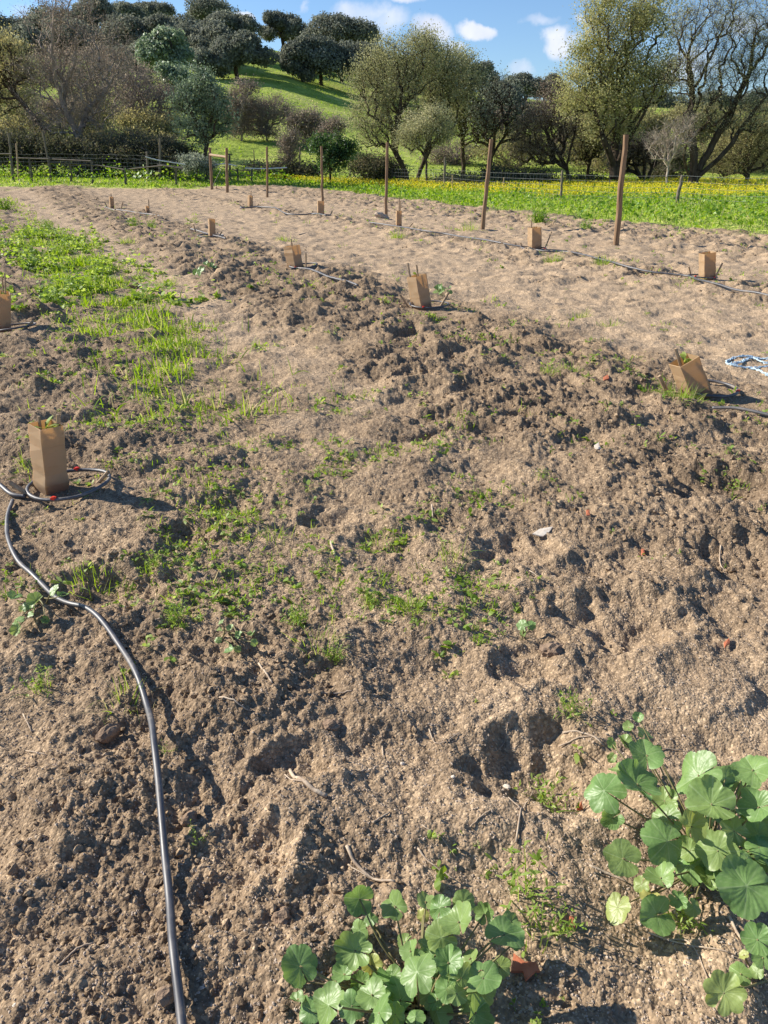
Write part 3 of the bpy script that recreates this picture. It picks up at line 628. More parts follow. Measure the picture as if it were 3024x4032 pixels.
# hill oaks: label, crown blobs (px), trunk foot, distance or None
OAKS = [
    ('dark oak with forked black trunk on the open green slope, the left of two', [(935, 205, 112, 42), (880, 215, 60, 35), (1000, 220, 52, 32)], (935, 310), None, 1),
    ('dark oak with short trunk on the open green slope, the right of two', [(1290, 235, 120, 50), (1215, 225, 85, 60), (1350, 255, 70, 40)], (1265, 336), None, 2),
    ('broad domed oak rising highest behind the right open slope oak', [(1345, 130, 125, 42), (1280, 145, 80, 45), (1425, 170, 52, 40)], (1345, 285), 128, 3),
    ('oak at the right edge of the slope group, beside the central poplars', [(1430, 245, 85, 50), (1480, 255, 50, 42)], (1430, 320), 118, 4),
    ('open crowned oak with sky showing under its canopy on the crest', [(1080, 105, 58, 42), (1165, 120, 52, 38), (1110, 85, 50, 30)], (1112, 208), 140, 5),
    ('pale sided oak drooping left of the right slope group', [(1165, 235, 62, 70), (1200, 190, 60, 40)], (1190, 310), 116, 6),
    ('rounded oak standing alone against the sky at the top of the hill', [(822, 45, 90, 38), (775, 60, 45, 28)], (822, 130), 158, 7),
    ('small rounded oak against the sky, left of the highest crest oak', [(608, 48, 66, 27)], (608, 110), 160, 8),
    ('wide oak just below the highest crest oak', [(900, 110, 90, 52), (960, 125, 62, 48), (850, 95, 70, 35)], (900, 215), 132, 9),
    ('oak with grey green crown in the middle of the hill wood', [(715, 130, 90, 42), (640, 120, 75, 38)], (700, 230), 138, 10),
    ('dense oak below the middle of the hill wood', [(770, 175, 95, 62), (690, 190, 80, 50)], (760, 265), 122, 11),
    ('oak on the left shoulder of the hill wood', [(520, 130, 95, 60), (470, 170, 80, 50)], (520, 240), 130, 12),
    ('tall oak showing over the bare brown tree at the left', [(390, 45, 70, 50), (330, 80, 70, 45), (440, 70, 50, 40)], (390, 190), 135, 13),
    ('oak half hidden behind the bare brown tree near the left edge', [(215, 105, 90, 50), (140, 120, 70, 40)], (215, 215), 138, 14),
    ('oak at the far left edge behind the willow', [(30, 130, 90, 60), (-60, 100, 80, 60)], (30, 250), 130, 15),
    ('shaded oak under the grey crown of the hill wood', [(840, 250, 62, 42), (790, 240, 60, 40)], (820, 318), 108, 16),
    ('dark oak on the low ridge directly right of the central poplars', [(1895, 300, 58, 40), (1930, 335, 42, 36), (1850, 320, 40, 40)], (1890, 400), 128, 17),
    ('round oak on the low ridge left of the tall yellow poplar', [(2060, 335, 62, 36), (2110, 350, 40, 28)], (2070, 410), 140, 18),
    ('oak touching the tall yellow poplar on the low ridge', [(2165, 345, 48, 40), (2200, 365, 50, 34)], (2170, 415), 140, 19),
    ('lower oak between two ridge oaks above the brown thicket', [(1985, 400, 80, 50), (1935, 430, 60, 40)], (1985, 470), 115, 20),
    ('oak on the ridge behind the tall yellow poplar', [(2340, 400, 85, 42), (2420, 410, 70, 40)], (2360, 460), 140, 21),
    ('oak on the ridge behind the pale bare sapling', [(2560, 410, 85, 36), (2640, 415, 70, 36)], (2560, 465), 142, 22),
    ('oak on the ridge between the stems of the big forked tree', [(2790, 415, 80, 40), (2860, 430, 70, 38)], (2800, 470), 140, 23),
    ('oak on the ridge at the right edge of the view', [(2990, 420, 85, 42), (3070, 420, 70, 44)], (2990, 475), 138, 24),
    ('large oak behind the central poplars', [(1600, 290, 90, 60), (1700, 300, 80, 55), (1530, 300, 60, 50)], (1620, 400), 135, 25),
]
for lab, cr, tr, Y, sd in OAKS: oak(lab, [(c[0], c[1] + 4, c[2] * 1.12, c[3] * 1.3) for c in cr], tr, Y, sd, nleaf=17000 if sd in (1, 2, 3, 4, 5, 6, 9, 11) else 11000, ls=.17, nlobe=34)
oak('silvery grey olive growing in front of the oaks at the middle left', [(650, 190, 95, 70), (620, 250, 80, 60), (720, 230, 75, 60), (590, 205, 50, 45)], (660, 345), 92, 40, 'olive', 9000, .17, 40, None, 'olive_tree')
oak('small silvery olive clump beside the bare thicket', [(700, 310, 60, 45), (660, 290, 55, 40)], (690, 370), 84, 41, 'olive', 4000, .14, 20, None, 'olive_tree')
# olive sapling tree by the left fence
tree('olive_tree', 'grey green bushy olive tree behind the wooden fence, taller than the brace posts', 'tree', (815, 690), [[(815, 690), (812, 600), (808, 520)], [(810, 560), (770, 470), (760, 420)], [(808, 530), (850, 430), (860, 370)], [(808, 530), (800, 400), (790, 330)]],
     [(800, 430, 105, 95), (790, 350, 62, 62), (770, 520, 60, 50), (850, 480, 62, 70), (740, 400, 50, 60)], 49, 'olive', 16000, .062, 200, 3, .012, .12, jit=.22, twl=.45, up=.5)
tree('grey_shrub', 'low grey green shrub at the foot of the olive tree', 'shrub', (775, 690), [[(775, 690), (775, 675)]], [(775, 655, 62, 32), (735, 640, 30, 24), (810, 660, 36, 26)], 47, 'grey', 5000, .05, 60, 5, .008, .05, jit=.15, twl=.3, up=.4)
# left bare trees
tree('bare_tree', 'big brown nearly bare tree with two dark stems forking low, at the left', 'tree', (315, 640), [[(315, 640), (308, 560), (300, 505)], [(305, 530), (265, 430), (235, 330), (225, 200), (240, 60)], [(308, 540), (335, 440), (400, 370), (440, 290)], [(250, 380), (300, 250), (320, 120)], [(230, 340), (150, 260), (110, 190)]],
     [(250, 130, 150, 130), (320, 280, 170, 120), (170, 330, 120, 120), (370, 400, 130, 110), (420, 180, 100, 120), (260, 480, 150, 60), (260, 10, 110, 90)], 52, 'brown', 9000, .045, 560, 6, .008, .19, 'barkgrey', twigs=8, twl=.9, jit=.25)
tree('leaning_tree', 'dark trunk leaning left across the fence corner', 'tree', (212, 640), [[(212, 640), (200, 540), (150, 480), (60, 370), (10, 320)], [(70, 385), (30, 390), (-10, 400)], [(60, 370), (0, 240), (-20, 150)]],
     [(20, 230, 80, 120), (-40, 330, 60, 90), (60, 300, 70, 60)], 53, 'mixed', 4200, .07, 150, 8, .014, .16, twigs=6, twl=.7)
tree('willow', 'loose green leaved willow at the left edge of the view', 'tree', (-20, 650), [[(-20, 650), (-15, 500), (0, 350)], [(-10, 420), (60, 300), (90, 250)]], [(20, 330, 95, 130), (60, 240, 70, 90), (80, 420, 80, 70), (0, 470, 80, 80)], 56, 'willow', 14000, .052, 260, 9, .008, .18, twigs=6, twl=.8, droop=.3)
def thicket(label, crown, base, Y, leaf='brown', nleaf=2500, ls=.06, ntar=180, seed=1, name='bare_shrub', group='brown bare shrubs on the slope', twl=.8, twigs=9, stems=4, rt=.012, cat='shrub'):
    rr = np.random.default_rng(seed); L = []; w0 = max(c[2] for c in crown); lo = max(c[1] + c[3] for c in crown)
    crown = list(crown) + [(sum(c[0] for c in crown) / len(crown) * .5 + base[0] * .5, (lo + base[1]) / 2 - 6, w0 * .8, max(12, (base[1] - lo) / 2 + 14))]
    for k in range(stems):
        e = crown[k % len(crown)]; L.append([base, (base[0] + (e[0] - base[0]) * .4 + rr.uniform(-8, 8), base[1] + (e[1] - base[1]) * .45), (e[0] + rr.uniform(-.4, .4) * e[2], e[1] + rr.uniform(-.1, .3) * e[3])])
    return tree(name, label, cat, base, L, crown, Y, leaf, nleaf, ls, ntar, seed, rt, .07, 'barkgrey', group, twigs, twl, .25)
thicket('tall brown bare thicket between the big bare tree and the olive tree', [(560, 410, 120, 90), (640, 450, 90, 80), (500, 340, 90, 80), (680, 380, 50, 70)], (590, 560), 60, nleaf=5200, ntar=420, seed=21, stems=7)
thicket('brown bare thicket behind the big bare tree, above its fork', [(380, 300, 110, 90), (440, 230, 80, 80), (330, 380, 90, 60)], (400, 480), 66, nleaf=3800, ntar=300, seed=22, stems=5)
thicket('low tangled hedge bush under the big bare tree', [(470, 560, 120, 42), (590, 570, 90, 36), (380, 570, 80, 40)], (480, 640), 53, 'mixed', 6500, .07, 260, 23, stems=6)
thicket('low tangled hedge bush at the left fence corner', [(120, 530, 120, 60), (30, 540, 80, 60), (200, 570, 70, 40)], (110, 640), 54, 'mixed', 6500, .07, 240, 24, stems=6)
thicket('hedge bush between the bare tree and the willow on the bank', [(150, 440, 110, 50), (260, 440, 90, 45)], (180, 540), 62, 'brown', 4500, .07, 200, 25, stems=5)
thicket('hedge bush with pale twigs left of the olive tree', [(650, 590, 70, 30), (560, 610, 80, 30)], (620, 650), 52, 'bramble', 4500, .06, 150, 26, stems=5)
thicket('rounded brown bare shrub just right of the olive tree', [(945, 400, 58, 62), (975, 350, 36, 30), (920, 450, 46, 60)], (950, 530), 72, nleaf=5000, ls=.07, ntar=260, seed=27, stems=6)
thicket('brown bare shrub in the middle of the row of slope shrubs', [(1040, 440, 72, 52), (1100, 440, 48, 46), (1000, 470, 50, 50)], (1050, 535), 73, nleaf=6000, ls=.07, ntar=300, seed=28, stems=7)
thicket('brown bare shrub at the right end of the row of slope shrubs', [(1200, 480, 62, 36), (1240, 510, 50, 34), (1170, 510, 40, 34)], (1210, 560), 70, nleaf=5500, ls=.07, ntar=240, seed=29, stems=6)
thicket('small brown shrub between the slope shrubs and the citrus bush', [(1320, 500, 40, 28), (1290, 520, 40, 26)], (1310, 550), 68, nleaf=2500, ls=.07, ntar=120, seed=30, stems=4)
thicket('little bare shrub below the slope shrubs beside an old post', [(1130, 580, 40, 42), (1145, 560, 30, 30)], (1140, 660), 56, nleaf=900, ntar=120, seed=31, stems=4)
# small citrus-like bush
tree('green_bush', 'dark glossy green bush left of the leaning poplars', 'bush', (1300, 690), [[(1300, 690), (1298, 650)], [(1298, 650), (1260, 590)], [(1298, 650), (1340, 580)]], [(1300, 590, 66, 58), (1250, 575, 40, 35), (1350, 600, 52, 48), (1300, 645, 58, 34)], 50, 'citrus', 6000, .07, 120, 33, .01, .07, jit=.2, twl=.35, up=.3)
# central poplars and willows
tree('poplar', 'tall grey green poplar with trunk leaning left, biggest of the central group', 'tree', (1612, 712), [[(1612, 712), (1585, 650), (1555, 595)], [(1560, 600), (1540, 480), (1500, 330), (1480, 230)], [(1555, 595), (1570, 450), (1590, 300), (1600, 190)], [(1545, 520), (1450, 450), (1420, 400)]],
     [(1540, 330, 130, 130), (1640, 260, 100, 110), (1470, 440, 90, 110), (1600, 480, 100, 90), (1660, 190, 66, 60), (1440, 300, 60, 80), (1530, 215, 60, 60), (1480, 540, 80, 50)], 52, 'willow', 34000, .048, 620, 51, .007, .17, twigs=6, twl=.8, jit=.3, group='loose crowned trees along the stream')
tree('poplar', 'grey green poplar with thick trunk leaning right behind the tallest new stake', 'tree', (1640, 716), [[(1640, 716), (1655, 670), (1672, 628)], [(1672, 628), (1700, 480), (1690, 330)], [(1668, 640), (1740, 500), (1770, 400)]],
     [(1700, 330, 90, 120), (1740, 420, 80, 110), (1680, 220, 60, 70), (1770, 300, 70, 80)], 55, 'willow', 20000, .052, 360, 52, .007, .14, twigs=6, twl=.8, jit=.3, group='loose crowned trees along the stream')
tree('willow', 'small pale leaved willow with thin crooked stem in the central group', 'tree', (1682, 722), [[(1682, 722), (1680, 680), (1674, 620)], [(1674, 620), (1640, 560), (1610, 520)], [(1674, 620), (1700, 540), (1710, 480)]],
     [(1660, 530, 80, 70), (1720, 500, 60, 70), (1620, 560, 55, 50)], 49, 'pale', 14000, .042, 200, 53, .006, .07, twigs=6, twl=.55, jit=.22, group='loose crowned trees along the stream')
tree('poplar', 'upright poplar with straight dark trunk at the right of the central group', 'tree', (1826, 706), [[(1826, 706), (1822, 620), (1822, 540)], [(1822, 560), (1790, 430), (1780, 330)], [(1822, 540), (1860, 420), (1880, 320)], [(1822, 540), (1825, 380), (1820, 270)]],
     [(1810, 340, 80, 110), (1850, 450, 80, 110), (1780, 460, 60, 80), (1790, 260, 60, 60), (1880, 540, 50, 50)], 58, 'willow', 22000, .055, 420, 54, .008, .15, twigs=6, twl=.8, jit=.3, group='loose crowned trees along the stream')
tree('bare_tree', 'thin half bare tree with spreading dark forks right of the third tallest stake', 'tree', (1925, 716), [[(1925, 716), (1930, 640), (1945, 570)], [(1935, 620), (1990, 540), (2060, 490)], [(1945, 570), (1940, 470), (1930, 400)], [(1945, 580), (1880, 510), (1850, 480)]],
     [(1950, 440, 90, 90), (2040, 480, 80, 80), (1900, 500, 70, 70), (1970, 350, 60, 60)], 56, 'grey', 4200, .065, 380, 55, .010, .09, twigs=7, twl=.8, jit=.3, group='loose crowned trees along the stream')
tree('bare_tree', 'brown drooping tree with dark trunk left of the old grey post', 'tree', (2242, 738), [[(2242, 738), (2236, 690), (2230, 655)], [(2232, 660), (2180, 560), (2150, 470)], [(2230, 655), (2250, 540), (2280, 420)], [(2232, 665), (2150, 600), (2090, 570)]],
     [(2140, 520, 110, 110), (2230, 450, 90, 100), (2080, 600, 70, 60), (2180, 620, 90, 40), (2190, 370, 60, 60)], 54, 'brown', 16000, .045, 560, 56, .007, .12, twigs=8, twl=.9, jit=.3, droop=.3, group='loose crowned trees along the stream')
tree('bare_tree', 'slim brown tree between the drooping tree and the thick pollard trunk', 'tree', (2305, 738), [[(2305, 738), (2312, 690), (2322, 640)], [(2322, 640), (2300, 560), (2290, 480)], [(2322, 640), (2350, 560), (2360, 500)]],
     [(2320, 540, 70, 90), (2290, 600, 60, 50), (2360, 580, 50, 50)], 57, 'mixed', 5200, .065, 260, 57, .010, .10, twigs=7, twl=.8, jit=.3, group='loose crowned trees along the stream')
tree('poplar', 'tall poplar with yellow green leaves and thick squat trunk behind the nearest stake', 'tree', (2418, 752), [[(2418, 752), (2420, 700), (2422, 655)], [(2422, 665), (2370, 560), (2320, 440), (2290, 300)], [(2425, 660), (2460, 560), (2540, 400), (2580, 250), (2600, 120)], [(2540, 400), (2500, 250), (2480, 80)], [(2422, 660), (2440, 480), (2430, 300), (2400, 100)]],
     [(2450, 110, 130, 130), (2560, 60, 110, 120), (2380, 240, 110, 120), (2300, 260, 70, 100), (2520, 300, 140, 110), (2280, 400, 80, 70), (2430, 400, 140, 80), (2350, 60, 70, 90), (2610, 330, 60, 60), (2400, 510, 110, 60)], 50, 'yellow', 52000, .055, 900, 58, .0065, .36, twigs=6, twl=.8, jit=.3, group='loose crowned trees along the stream')
tree('bare_tree', 'short many stemmed tree with dark forks beside the metal gate rails', 'tree', (2530, 765), [[(2530, 765), (2535, 730)], [(2535, 730), (2500, 660), (2480, 600)], [(2535, 730), (2560, 660), (2590, 640)], [(2535, 730), (2535, 650), (2520, 590)]],
     [(2500, 600, 80, 60), (2570, 600, 70, 60), (2450, 620, 60, 50)], 53, 'brown', 5200, .06, 300, 59, .009, .11, twigs=7, twl=.7, jit=.25, group='loose crowned trees along the stream')
tree('bare_sapling', 'pale leafless sapling with fanned twigs left of the big forked tree', 'tree', (2626, 772), [[(2626, 772), (2626, 700), (2630, 650)], [(2630, 660), (2590, 590), (2570, 560)], [(2630, 650), (2660, 560), (2700, 480)], [(2630, 650), (2640, 540), (2650, 470)]],
     [(2640, 560, 80, 80), (2600, 570, 50, 60), (2690, 520, 50, 60)], 46, 'brown', 0, .05, 200, 60, .006, .06, 'barkpale', twigs=8, twl=.7)
tree('forked_tree', 'large sparse leaved tree with three mossy stems at the right', 'tree', (2715, 800), [[(2715, 800), (2718, 750), (2725, 700)], [(2728, 700), (2735, 600), (2732, 430), (2740, 300), (2720, 180), (2700, 60)], [(2728, 705), (2790, 600), (2880, 450), (2960, 280), (2990, 100)], [(2725, 720), (2850, 600), (2960, 420), (3040, 330)], [(2720, 700), (2680, 620), (2700, 500), (2690, 400)], [(2738, 340), (2800, 200), (2830, 60)]],
     [(2790, 90, 130, 120), (2930, 130, 120, 140), (2700, 280, 90, 120), (2850, 310, 130, 110), (3010, 260, 90, 140), (2760, 470, 90, 70), (2940, 470, 100, 80), (3060, 80, 70, 110), (2700, 120, 60, 90)], 47, 'pale', 26000, .034, 1000, 61, .006, .33, twigs=9, twl=.7, jit=.3, group='loose crowned trees along the stream')
tree('bare_tree', 'drooping dark branched tree at the far right edge', 'tree', (2935, 782), [[(2935, 782), (2940, 720), (2945, 670)], [(2945, 680), (2870, 600), (2840, 560)], [(2945, 670), (3000, 590), (3040, 560)], [(2945, 670), (2950, 580), (2930, 500)]],
     [(2900, 590, 100, 80), (3000, 590, 90, 90), (2950, 510, 90, 60), (2860, 660, 60, 40)], 52, 'mixed', 15000, .045, 420, 62, .007, .14, twigs=7, twl=.8, jit=.3, droop=.4, group='loose crowned trees along the stream')
for i, (lab, cr, b, Y, lf, n) in enumerate([
        ('brownish shrub bank behind the half bare central tree', [(2000, 590, 110, 60), (2090, 600, 90, 55), (1920, 610, 60, 40)], (2010, 680), 66, 'mixed', 7000),
        ('dark bramble bush along the wire fence below the ridge oaks', [(2000, 710, 90, 30), (2110, 720, 90, 28), (1930, 690, 40, 24)], (2020, 752), 50, 'bramble', 9000),
        ('dark bramble mound left of the leaning poplar trunks', [(1470, 665, 90, 32), (1540, 690, 60, 24)], (1480, 712), 53, 'bramble', 7000),
        ('dark bramble mound between the poplar trunks and the straight trunk', [(1790, 725, 80, 16), (1870, 735, 70, 14)], (1800, 745), 48, 'bramble', 4500),
        ('olive brown hedge behind the yellow poplar trunk', [(2360, 660, 100, 50), (2480, 660, 90, 50)], (2400, 720), 64, 'mixed', 7500),
        ('dark hedge behind the pale bare sapling', [(2600, 710, 80, 40), (2680, 720, 60, 36), (2640, 640, 90, 50)], (2620, 760), 58, 'bramble', 6500),
        ('olive brown hedge right of the big forked tree', [(2850, 620, 100, 60), (2980, 640, 100, 60), (2800, 700, 70, 30)], (2880, 730), 64, 'mixed', 7500),
        ('hedge of brown twigs behind the upright poplar', [(1800, 600, 90, 40), (1720, 620, 70, 36)], (1790, 660), 68, 'brown', 4500),
        ('low dark scrub along the stream right of the big forked tree', [(2900, 775, 90, 14), (3000, 785, 80, 14), (2830, 765, 50, 14)], (2900, 795), 44, 'bramble', 4500),
        ('low dark scrub along the stream left of the thick pollard trunk', [(2290, 725, 70, 16), (2350, 735, 60, 14)], (2300, 745), 52, 'bramble', 4500)]):
    thicket(lab, cr, b, Y, lf, n, .07, 170, 70 + i, 'hedge_bush', 'bushes along the stream', .6, 7, 5)

for i, (lab, cr, b, Y, lf, n) in enumerate([
        ('brown wooded bank behind the leaning trunk at the far left', [(60, 330, 110, 80), (150, 300, 90, 70), (-20, 320, 80, 80)], (80, 470), 78, 'brown', 9000),
        ('brown wooded bank above the fork of the big bare tree', [(260, 300, 110, 80), (340, 270, 90, 70)], (280, 440), 80, 'brown', 9000),
        ('brown wooded bank under the silver olive', [(500, 330, 110, 80), (580, 360, 90, 70), (430, 280, 80, 70)], (510, 470), 80, 'brown', 9000),
        ('grey green wooded bank left of the tall brown thicket', [(420, 420, 100, 70), (330, 440, 90, 60), (230, 450, 90, 50)], (360, 540), 70, 'mixed', 9000),
        ('dark hedge right behind the fence under the big bare tree', [(380, 610, 130, 40), (260, 600, 100, 44), (480, 615, 100, 40)], (380, 668), 50, 'bramble', 14000),
        ('dark hedge right behind the far left fence posts', [(60, 590, 120, 46), (160, 600, 90, 40), (-40, 590, 80, 50)], (80, 655), 50.5, 'bramble', 12000),
        ('dark hedge between the white pipe and the olive tree', [(620, 615, 90, 36), (700, 620, 70, 34), (550, 620, 70, 36)], (640, 672), 49.5, 'bramble', 12000),
        ('olive leafed bank on the slope left of the olive tree', [(620, 520, 80, 50), (540, 500, 70, 50)], (590, 590), 58, 'mixed', 8000),
        ('brown woodland behind the yellow poplar', [(2330, 560, 120, 80), (2440, 540, 120, 80), (2240, 540, 80, 80), (2380, 470, 110, 50)], (2360, 665), 68, 'brown', 14000),
        ('olive woodland behind the pale bare sapling', [(2600, 540, 110, 90), (2520, 500, 90, 70), (2680, 500, 80, 70)], (2600, 668), 67, 'mixed', 14000),
        ('olive woodland behind the big forked tree', [(2800, 540, 110, 90), (2880, 500, 100, 70), (2740, 480, 80, 60)], (2810, 668), 68, 'mixed', 14000),
        ('olive woodland behind the right edge tree', [(2990, 540, 100, 90), (3070, 500, 90, 90)], (3000, 668), 67, 'mixed', 12000),
        ('brown woodland below the low ridge oaks', [(2050, 480, 110, 70), (2150, 460, 90, 60), (1960, 500, 80, 60)], (2060, 600), 78, 'brown', 10000),
        ('dark ditch scrub along the fence left of the poplars', [(1120, 672, 60, 12), (1220, 676, 70, 12), (1020, 668, 50, 10)], (1120, 690), 56, 'bramble', 4000)]):
    thicket(lab, cr, b, Y, lf, n, .08, 240, 170 + i, 'woodland' if 'wood' in lab else 'hedge_bush', 'bushes and woodland banks behind the fences', .7, 8, 6)
for i, (lab, cr, tr, Y) in enumerate([
        ('oak low in the wood behind the bare thicket', [(560, 230, 110, 60), (480, 240, 80, 55)], (540, 320), 112),
        ('oak behind the silver olive', [(640, 130, 90, 60), (580, 170, 80, 50)], (620, 220), 128),
        ('oak behind the top of the big bare tree', [(280, 160, 110, 70), (350, 190, 80, 60)], (300, 270), 122),
        ('oak at the left behind the willow top', [(90, 190, 110, 60), (150, 170, 70, 60)], (100, 280), 118),
        ('oak between the silver olive and the open slope', [(870, 150, 80, 60), (800, 200, 60, 60)], (860, 260), 118),
        ('oak on the skyline left of the bare tree top', [(470, 60, 80, 40), (540, 90, 60, 40)], (480, 140), 150)]):
    oak(lab, cr, tr, Y, 80 + i, nleaf=12000, ls=.18, nlobe=32)
# ------------------------------------------------------------------ stakes, posts, fences
def polepts(base, top, Y=None):
    B = gp(*base) if Y is None else at(base[0], base[1], Y)
    B[2] = hz(B[0], B[1])[0]; T = at(top[0], top[1], B[1]); return B, T
def pole(mb, B, T, r, seed, n=10, sides=10, taper=.85, wob=.012, sink=.1):
    rr = np.random.default_rng(seed); d = norm((T - B)[None])[0]; P = np.linspace(B - d * sink, T, n); P[1:-1] += rr.normal(0, wob * .5, (n - 2, 3)) * [1, 1, 0]
    R = r * np.linspace(1, taper, n) * (1 + rr.uniform(-.05, .05, n)); V, F = tube(P, R, sides); mb.add(V, F)
for i, (b, t, r, lab) in enumerate([
        ((2425, 965), (2465, 530), .058, 'nearest tall brown timber stake, leaning slightly right, on the soil'),
        ((1900, 905), (1935, 548), .052, 'second tall brown timber stake from the right, beside the meadow edge'),
        ((1520, 850), (1525, 560), .050, 'third tall brown timber stake from the right, with a stone at its foot'),
        ((1270, 800), (1265, 575), .050, 'tall brown timber stake standing behind a square card sleeve'),
        ((1053, 780), (1051, 578), .050, 'farthest tall brown timber stake of the row, right of the brace posts')]):
    B, T = polepts(b, t); o = MB(); pole(o, B, T, r, i)
    tag(o.build('timber_stake', M['post'], origin=B), lab, 'stake', 'tall timber stakes along the plot edge')
B1, T1 = polepts((835, 748), (826, 582)); t = empty('brace_frame', B1, 'timber frame of two posts with a round crossbar near the top', 'fence brace')
B2, T2 = polepts((895, 759), (892, 582)); B2[1] = B2[1]; 
for k, (b, tt) in enumerate(((B1, T1), (B2, T2))): o = MB(); pole(o, b, tt, .075, 20 + k); o.build('post', M['post'], t)
o = MB(); a, c = B1 + (T1 - B1) * .84, B2 + (T2 - B2) * .80; pole(o, a, c, .06, 24, sink=.05); o.build('crossbar', M['stake'], t)
o = MB(); a, c = B1 + (T1 - B1) * .07, B2 + (T2 - B2) * .76; V, F = tube(np.array([a, c]), .012, 6); o.add(V, F); o.build('brace_wire', M['wire'], t)
a = gs(852, 740); c = gs(873, 742); a[2] += .06; c[2] += .06; o = MB(); pole(o, a, c, .07, 26, sink=0); tag(o.build('log', M['stake'], origin=a), 'short pale log lying at the foot of the brace frame', 'log')
def wire_fence(label, posts, radius, lines, vert, ph, Ys=None, matp='greypost'):
    """posts: (base px, top px); lines: wire heights; vert: spacing of upright wires"""
    PT = [polepts(b, t_, None if Ys is None else Ys[i]) for i, (b, t_) in enumerate(posts)]
    t = empty('wire_fence', PT[0][0], label, 'fence')
    for i, (b, tt) in enumerate(PT): o = MB(); pole(o, b, tt, radius[i % len(radius)], 40 + i, wob=.03); o.build('post', M[matp], t)
    mb = MB()
    A, Bq = [], []
    for (b, _), (c, _) in zip(PT[:-1], PT[1:]):
        n = max(3, int(np.linalg.norm(c - b) / .5)); s = np.linspace(0, 1, n + 1)
        for h in lines:
            P = b + (c - b) * s[:, None]; P[:, 2] = smooth_z(P[:, 0], P[:, 1]) + h - .05 * np.sin(s * 3.14); A.append(P[:-1]); Bq.append(P[1:])
        m = int(np.linalg.norm((c - b)[:2]) / vert); s = np.linspace(0, 1, m + 1)[1:]; P = b + (c - b) * s[:, None]; P[:, 2] = smooth_z(P[:, 0], P[:, 1]); q = P.copy(); P[:, 2] += lines[0]; q[:, 2] += ph; q[:, :2] += rng.normal(0, .03, (len(q), 2)); A.append(P); Bq.append(q)
    A = np.concatenate(A); Bq = np.concatenate(Bq); V, F = prisms(A, Bq, np.full(len(A), .0055), np.full(len(A), .0055), 3); mb.add(V, F); mb.build('wire_mesh', M['wire'], t)
    return t
wire_fence('old wire mesh fence on grey posts between the meadow and the stream trees', [((1180, 690), (1181, 576)), ((1372, 705), (1388, 650)), ((1750, 745), (1753, 618)), ((2207, 792), (2215, 672)), ((2662, 805), (2688, 690)), ((3110, 830), (3125, 700))], [.07, .05, .08, .055, .07, .06], [.08, .25, .42, .60, .80, 1.0], .32, 1.0)
wire_fence('wire mesh fence on leaning grey posts in front of the dark hedge at the left', [((-90, 640), (-90, 520)), ((38, 632), (34, 523)), ((190, 628), (168, 515)), ((625, 668), (631, 545)), ((820, 690), (822, 600))], [.06, .07, .06, .075], [.1, .3, .5, .7, .9, 1.1, 1.3], .35, 1.1, Ys=[49, 48, 48, 47.5, 48])
for i, (b, tp, r, Y, lab) in enumerate([
        ((62, 650), (64, 565), .05, 46, 'short brown stake in the far left fence corner'), ((577, 662), (578, 597), .06, 46, 'short brown post holding one end of the white pipe'),
        ((1002, 655), (999, 590), .04, None, 'thin stake on the slope left of the farthest tall stake'), ((1144, 690), (1140, 625), .04, None, 'thin stake just left of an old grey fence post'),
        ((1780, 752), (1782, 690), .035, None, 'small pale stake beside the thick grey fence post'), ((1978, 755), (1985, 698), .035, None, 'small pale stake in the yellow flowers below the bramble'),
        ((2123, 752), (2124, 715), .035, None, 'tiny pale stake in the yellow flowers right of the bramble'), ((1415, 672), (1416, 630), .03, None, 'thin stake on the bank behind the wire fence'),
        ((1512, 690), (1515, 630), .03, None, 'thin dark stake left of the leaning poplar'), ((1850, 712), (1855, 672), .03, None, 'thin dark stake right of the straight poplar trunk'),
        ((1715, 716), (1702, 680), .035, None, 'white leaning stick beside the central poplars'), ((1592, 720), (1600, 672), .03, None, 'thin prop stick at the foot of the leaning poplar')]):
    B, T = polepts(b, tp, Y); o = MB(); pole(o, B, T, r, 60 + i, sides=7); tag(o.build('stake', M['white' if 'white l' in lab else ('stake' if i % 2 == 0 or 'pale' in lab else 'greypost')], origin=B), lab, 'stake')
def rail_fence(label, posts, rails, Ys, w=.09):
    P = [at(p[0], p[1], Y) for p, Y in zip(posts, Ys)]
    for q in P: q[2] = hz(q[0], q[1])[0]
    t = empty('rail_fence', P[0], label, 'fence')
    for i, (q, p, Y) in enumerate(zip(P, posts, Ys)): o = MB(); T = at(p[0] + (i % 3 - 1) * 2, p[2], Y); pole(o, q, T, w * .8, 80 + i, sides=5, wob=.03); o.build('post', M['rail'], t)
    for k, rl in enumerate(rails):
        A = [at(a[0], a[1], a[2]) for a in rl]; o = MB(); V, F = tube(np.array(A), w * .75, 4, oval=.5); o.add(V, F); o.build('rail', M['rail'], t)
rail_fence('sagging old wooden rail fence behind the weeds at the left', [(45, 665, 612), (115, 665, 622), (192, 668, 618), (275, 675, 628), (360, 678, 632), (490, 690, 655), (690, 690, 650)], [[(-40, 606, 45), (45, 606, 45)], [(70, 622, 45), (192, 626, 45), (360, 634, 44.5)], [(190, 640, 45), (360, 648, 44.5)], [(360, 648, 44.5), (420, 656, 44.5), (490, 668, 44)], [(490, 668, 44), (560, 660, 44), (640, 652, 44), (720, 664, 44)], [(620, 648, 44.5), (720, 660, 44.5)]], [45, 45, 45, 45, 44.5, 44, 44.3])
rail_fence('low wooden rail fence behind the timber brace frame', [(905, 690, 605), (935, 700, 662), (990, 705, 665)], [[(890, 605, 50), (915, 610, 50)], [(900, 668, 50), (995, 672, 50)], [(900, 690, 50), (995, 692, 50)]], [50, 50, 50])
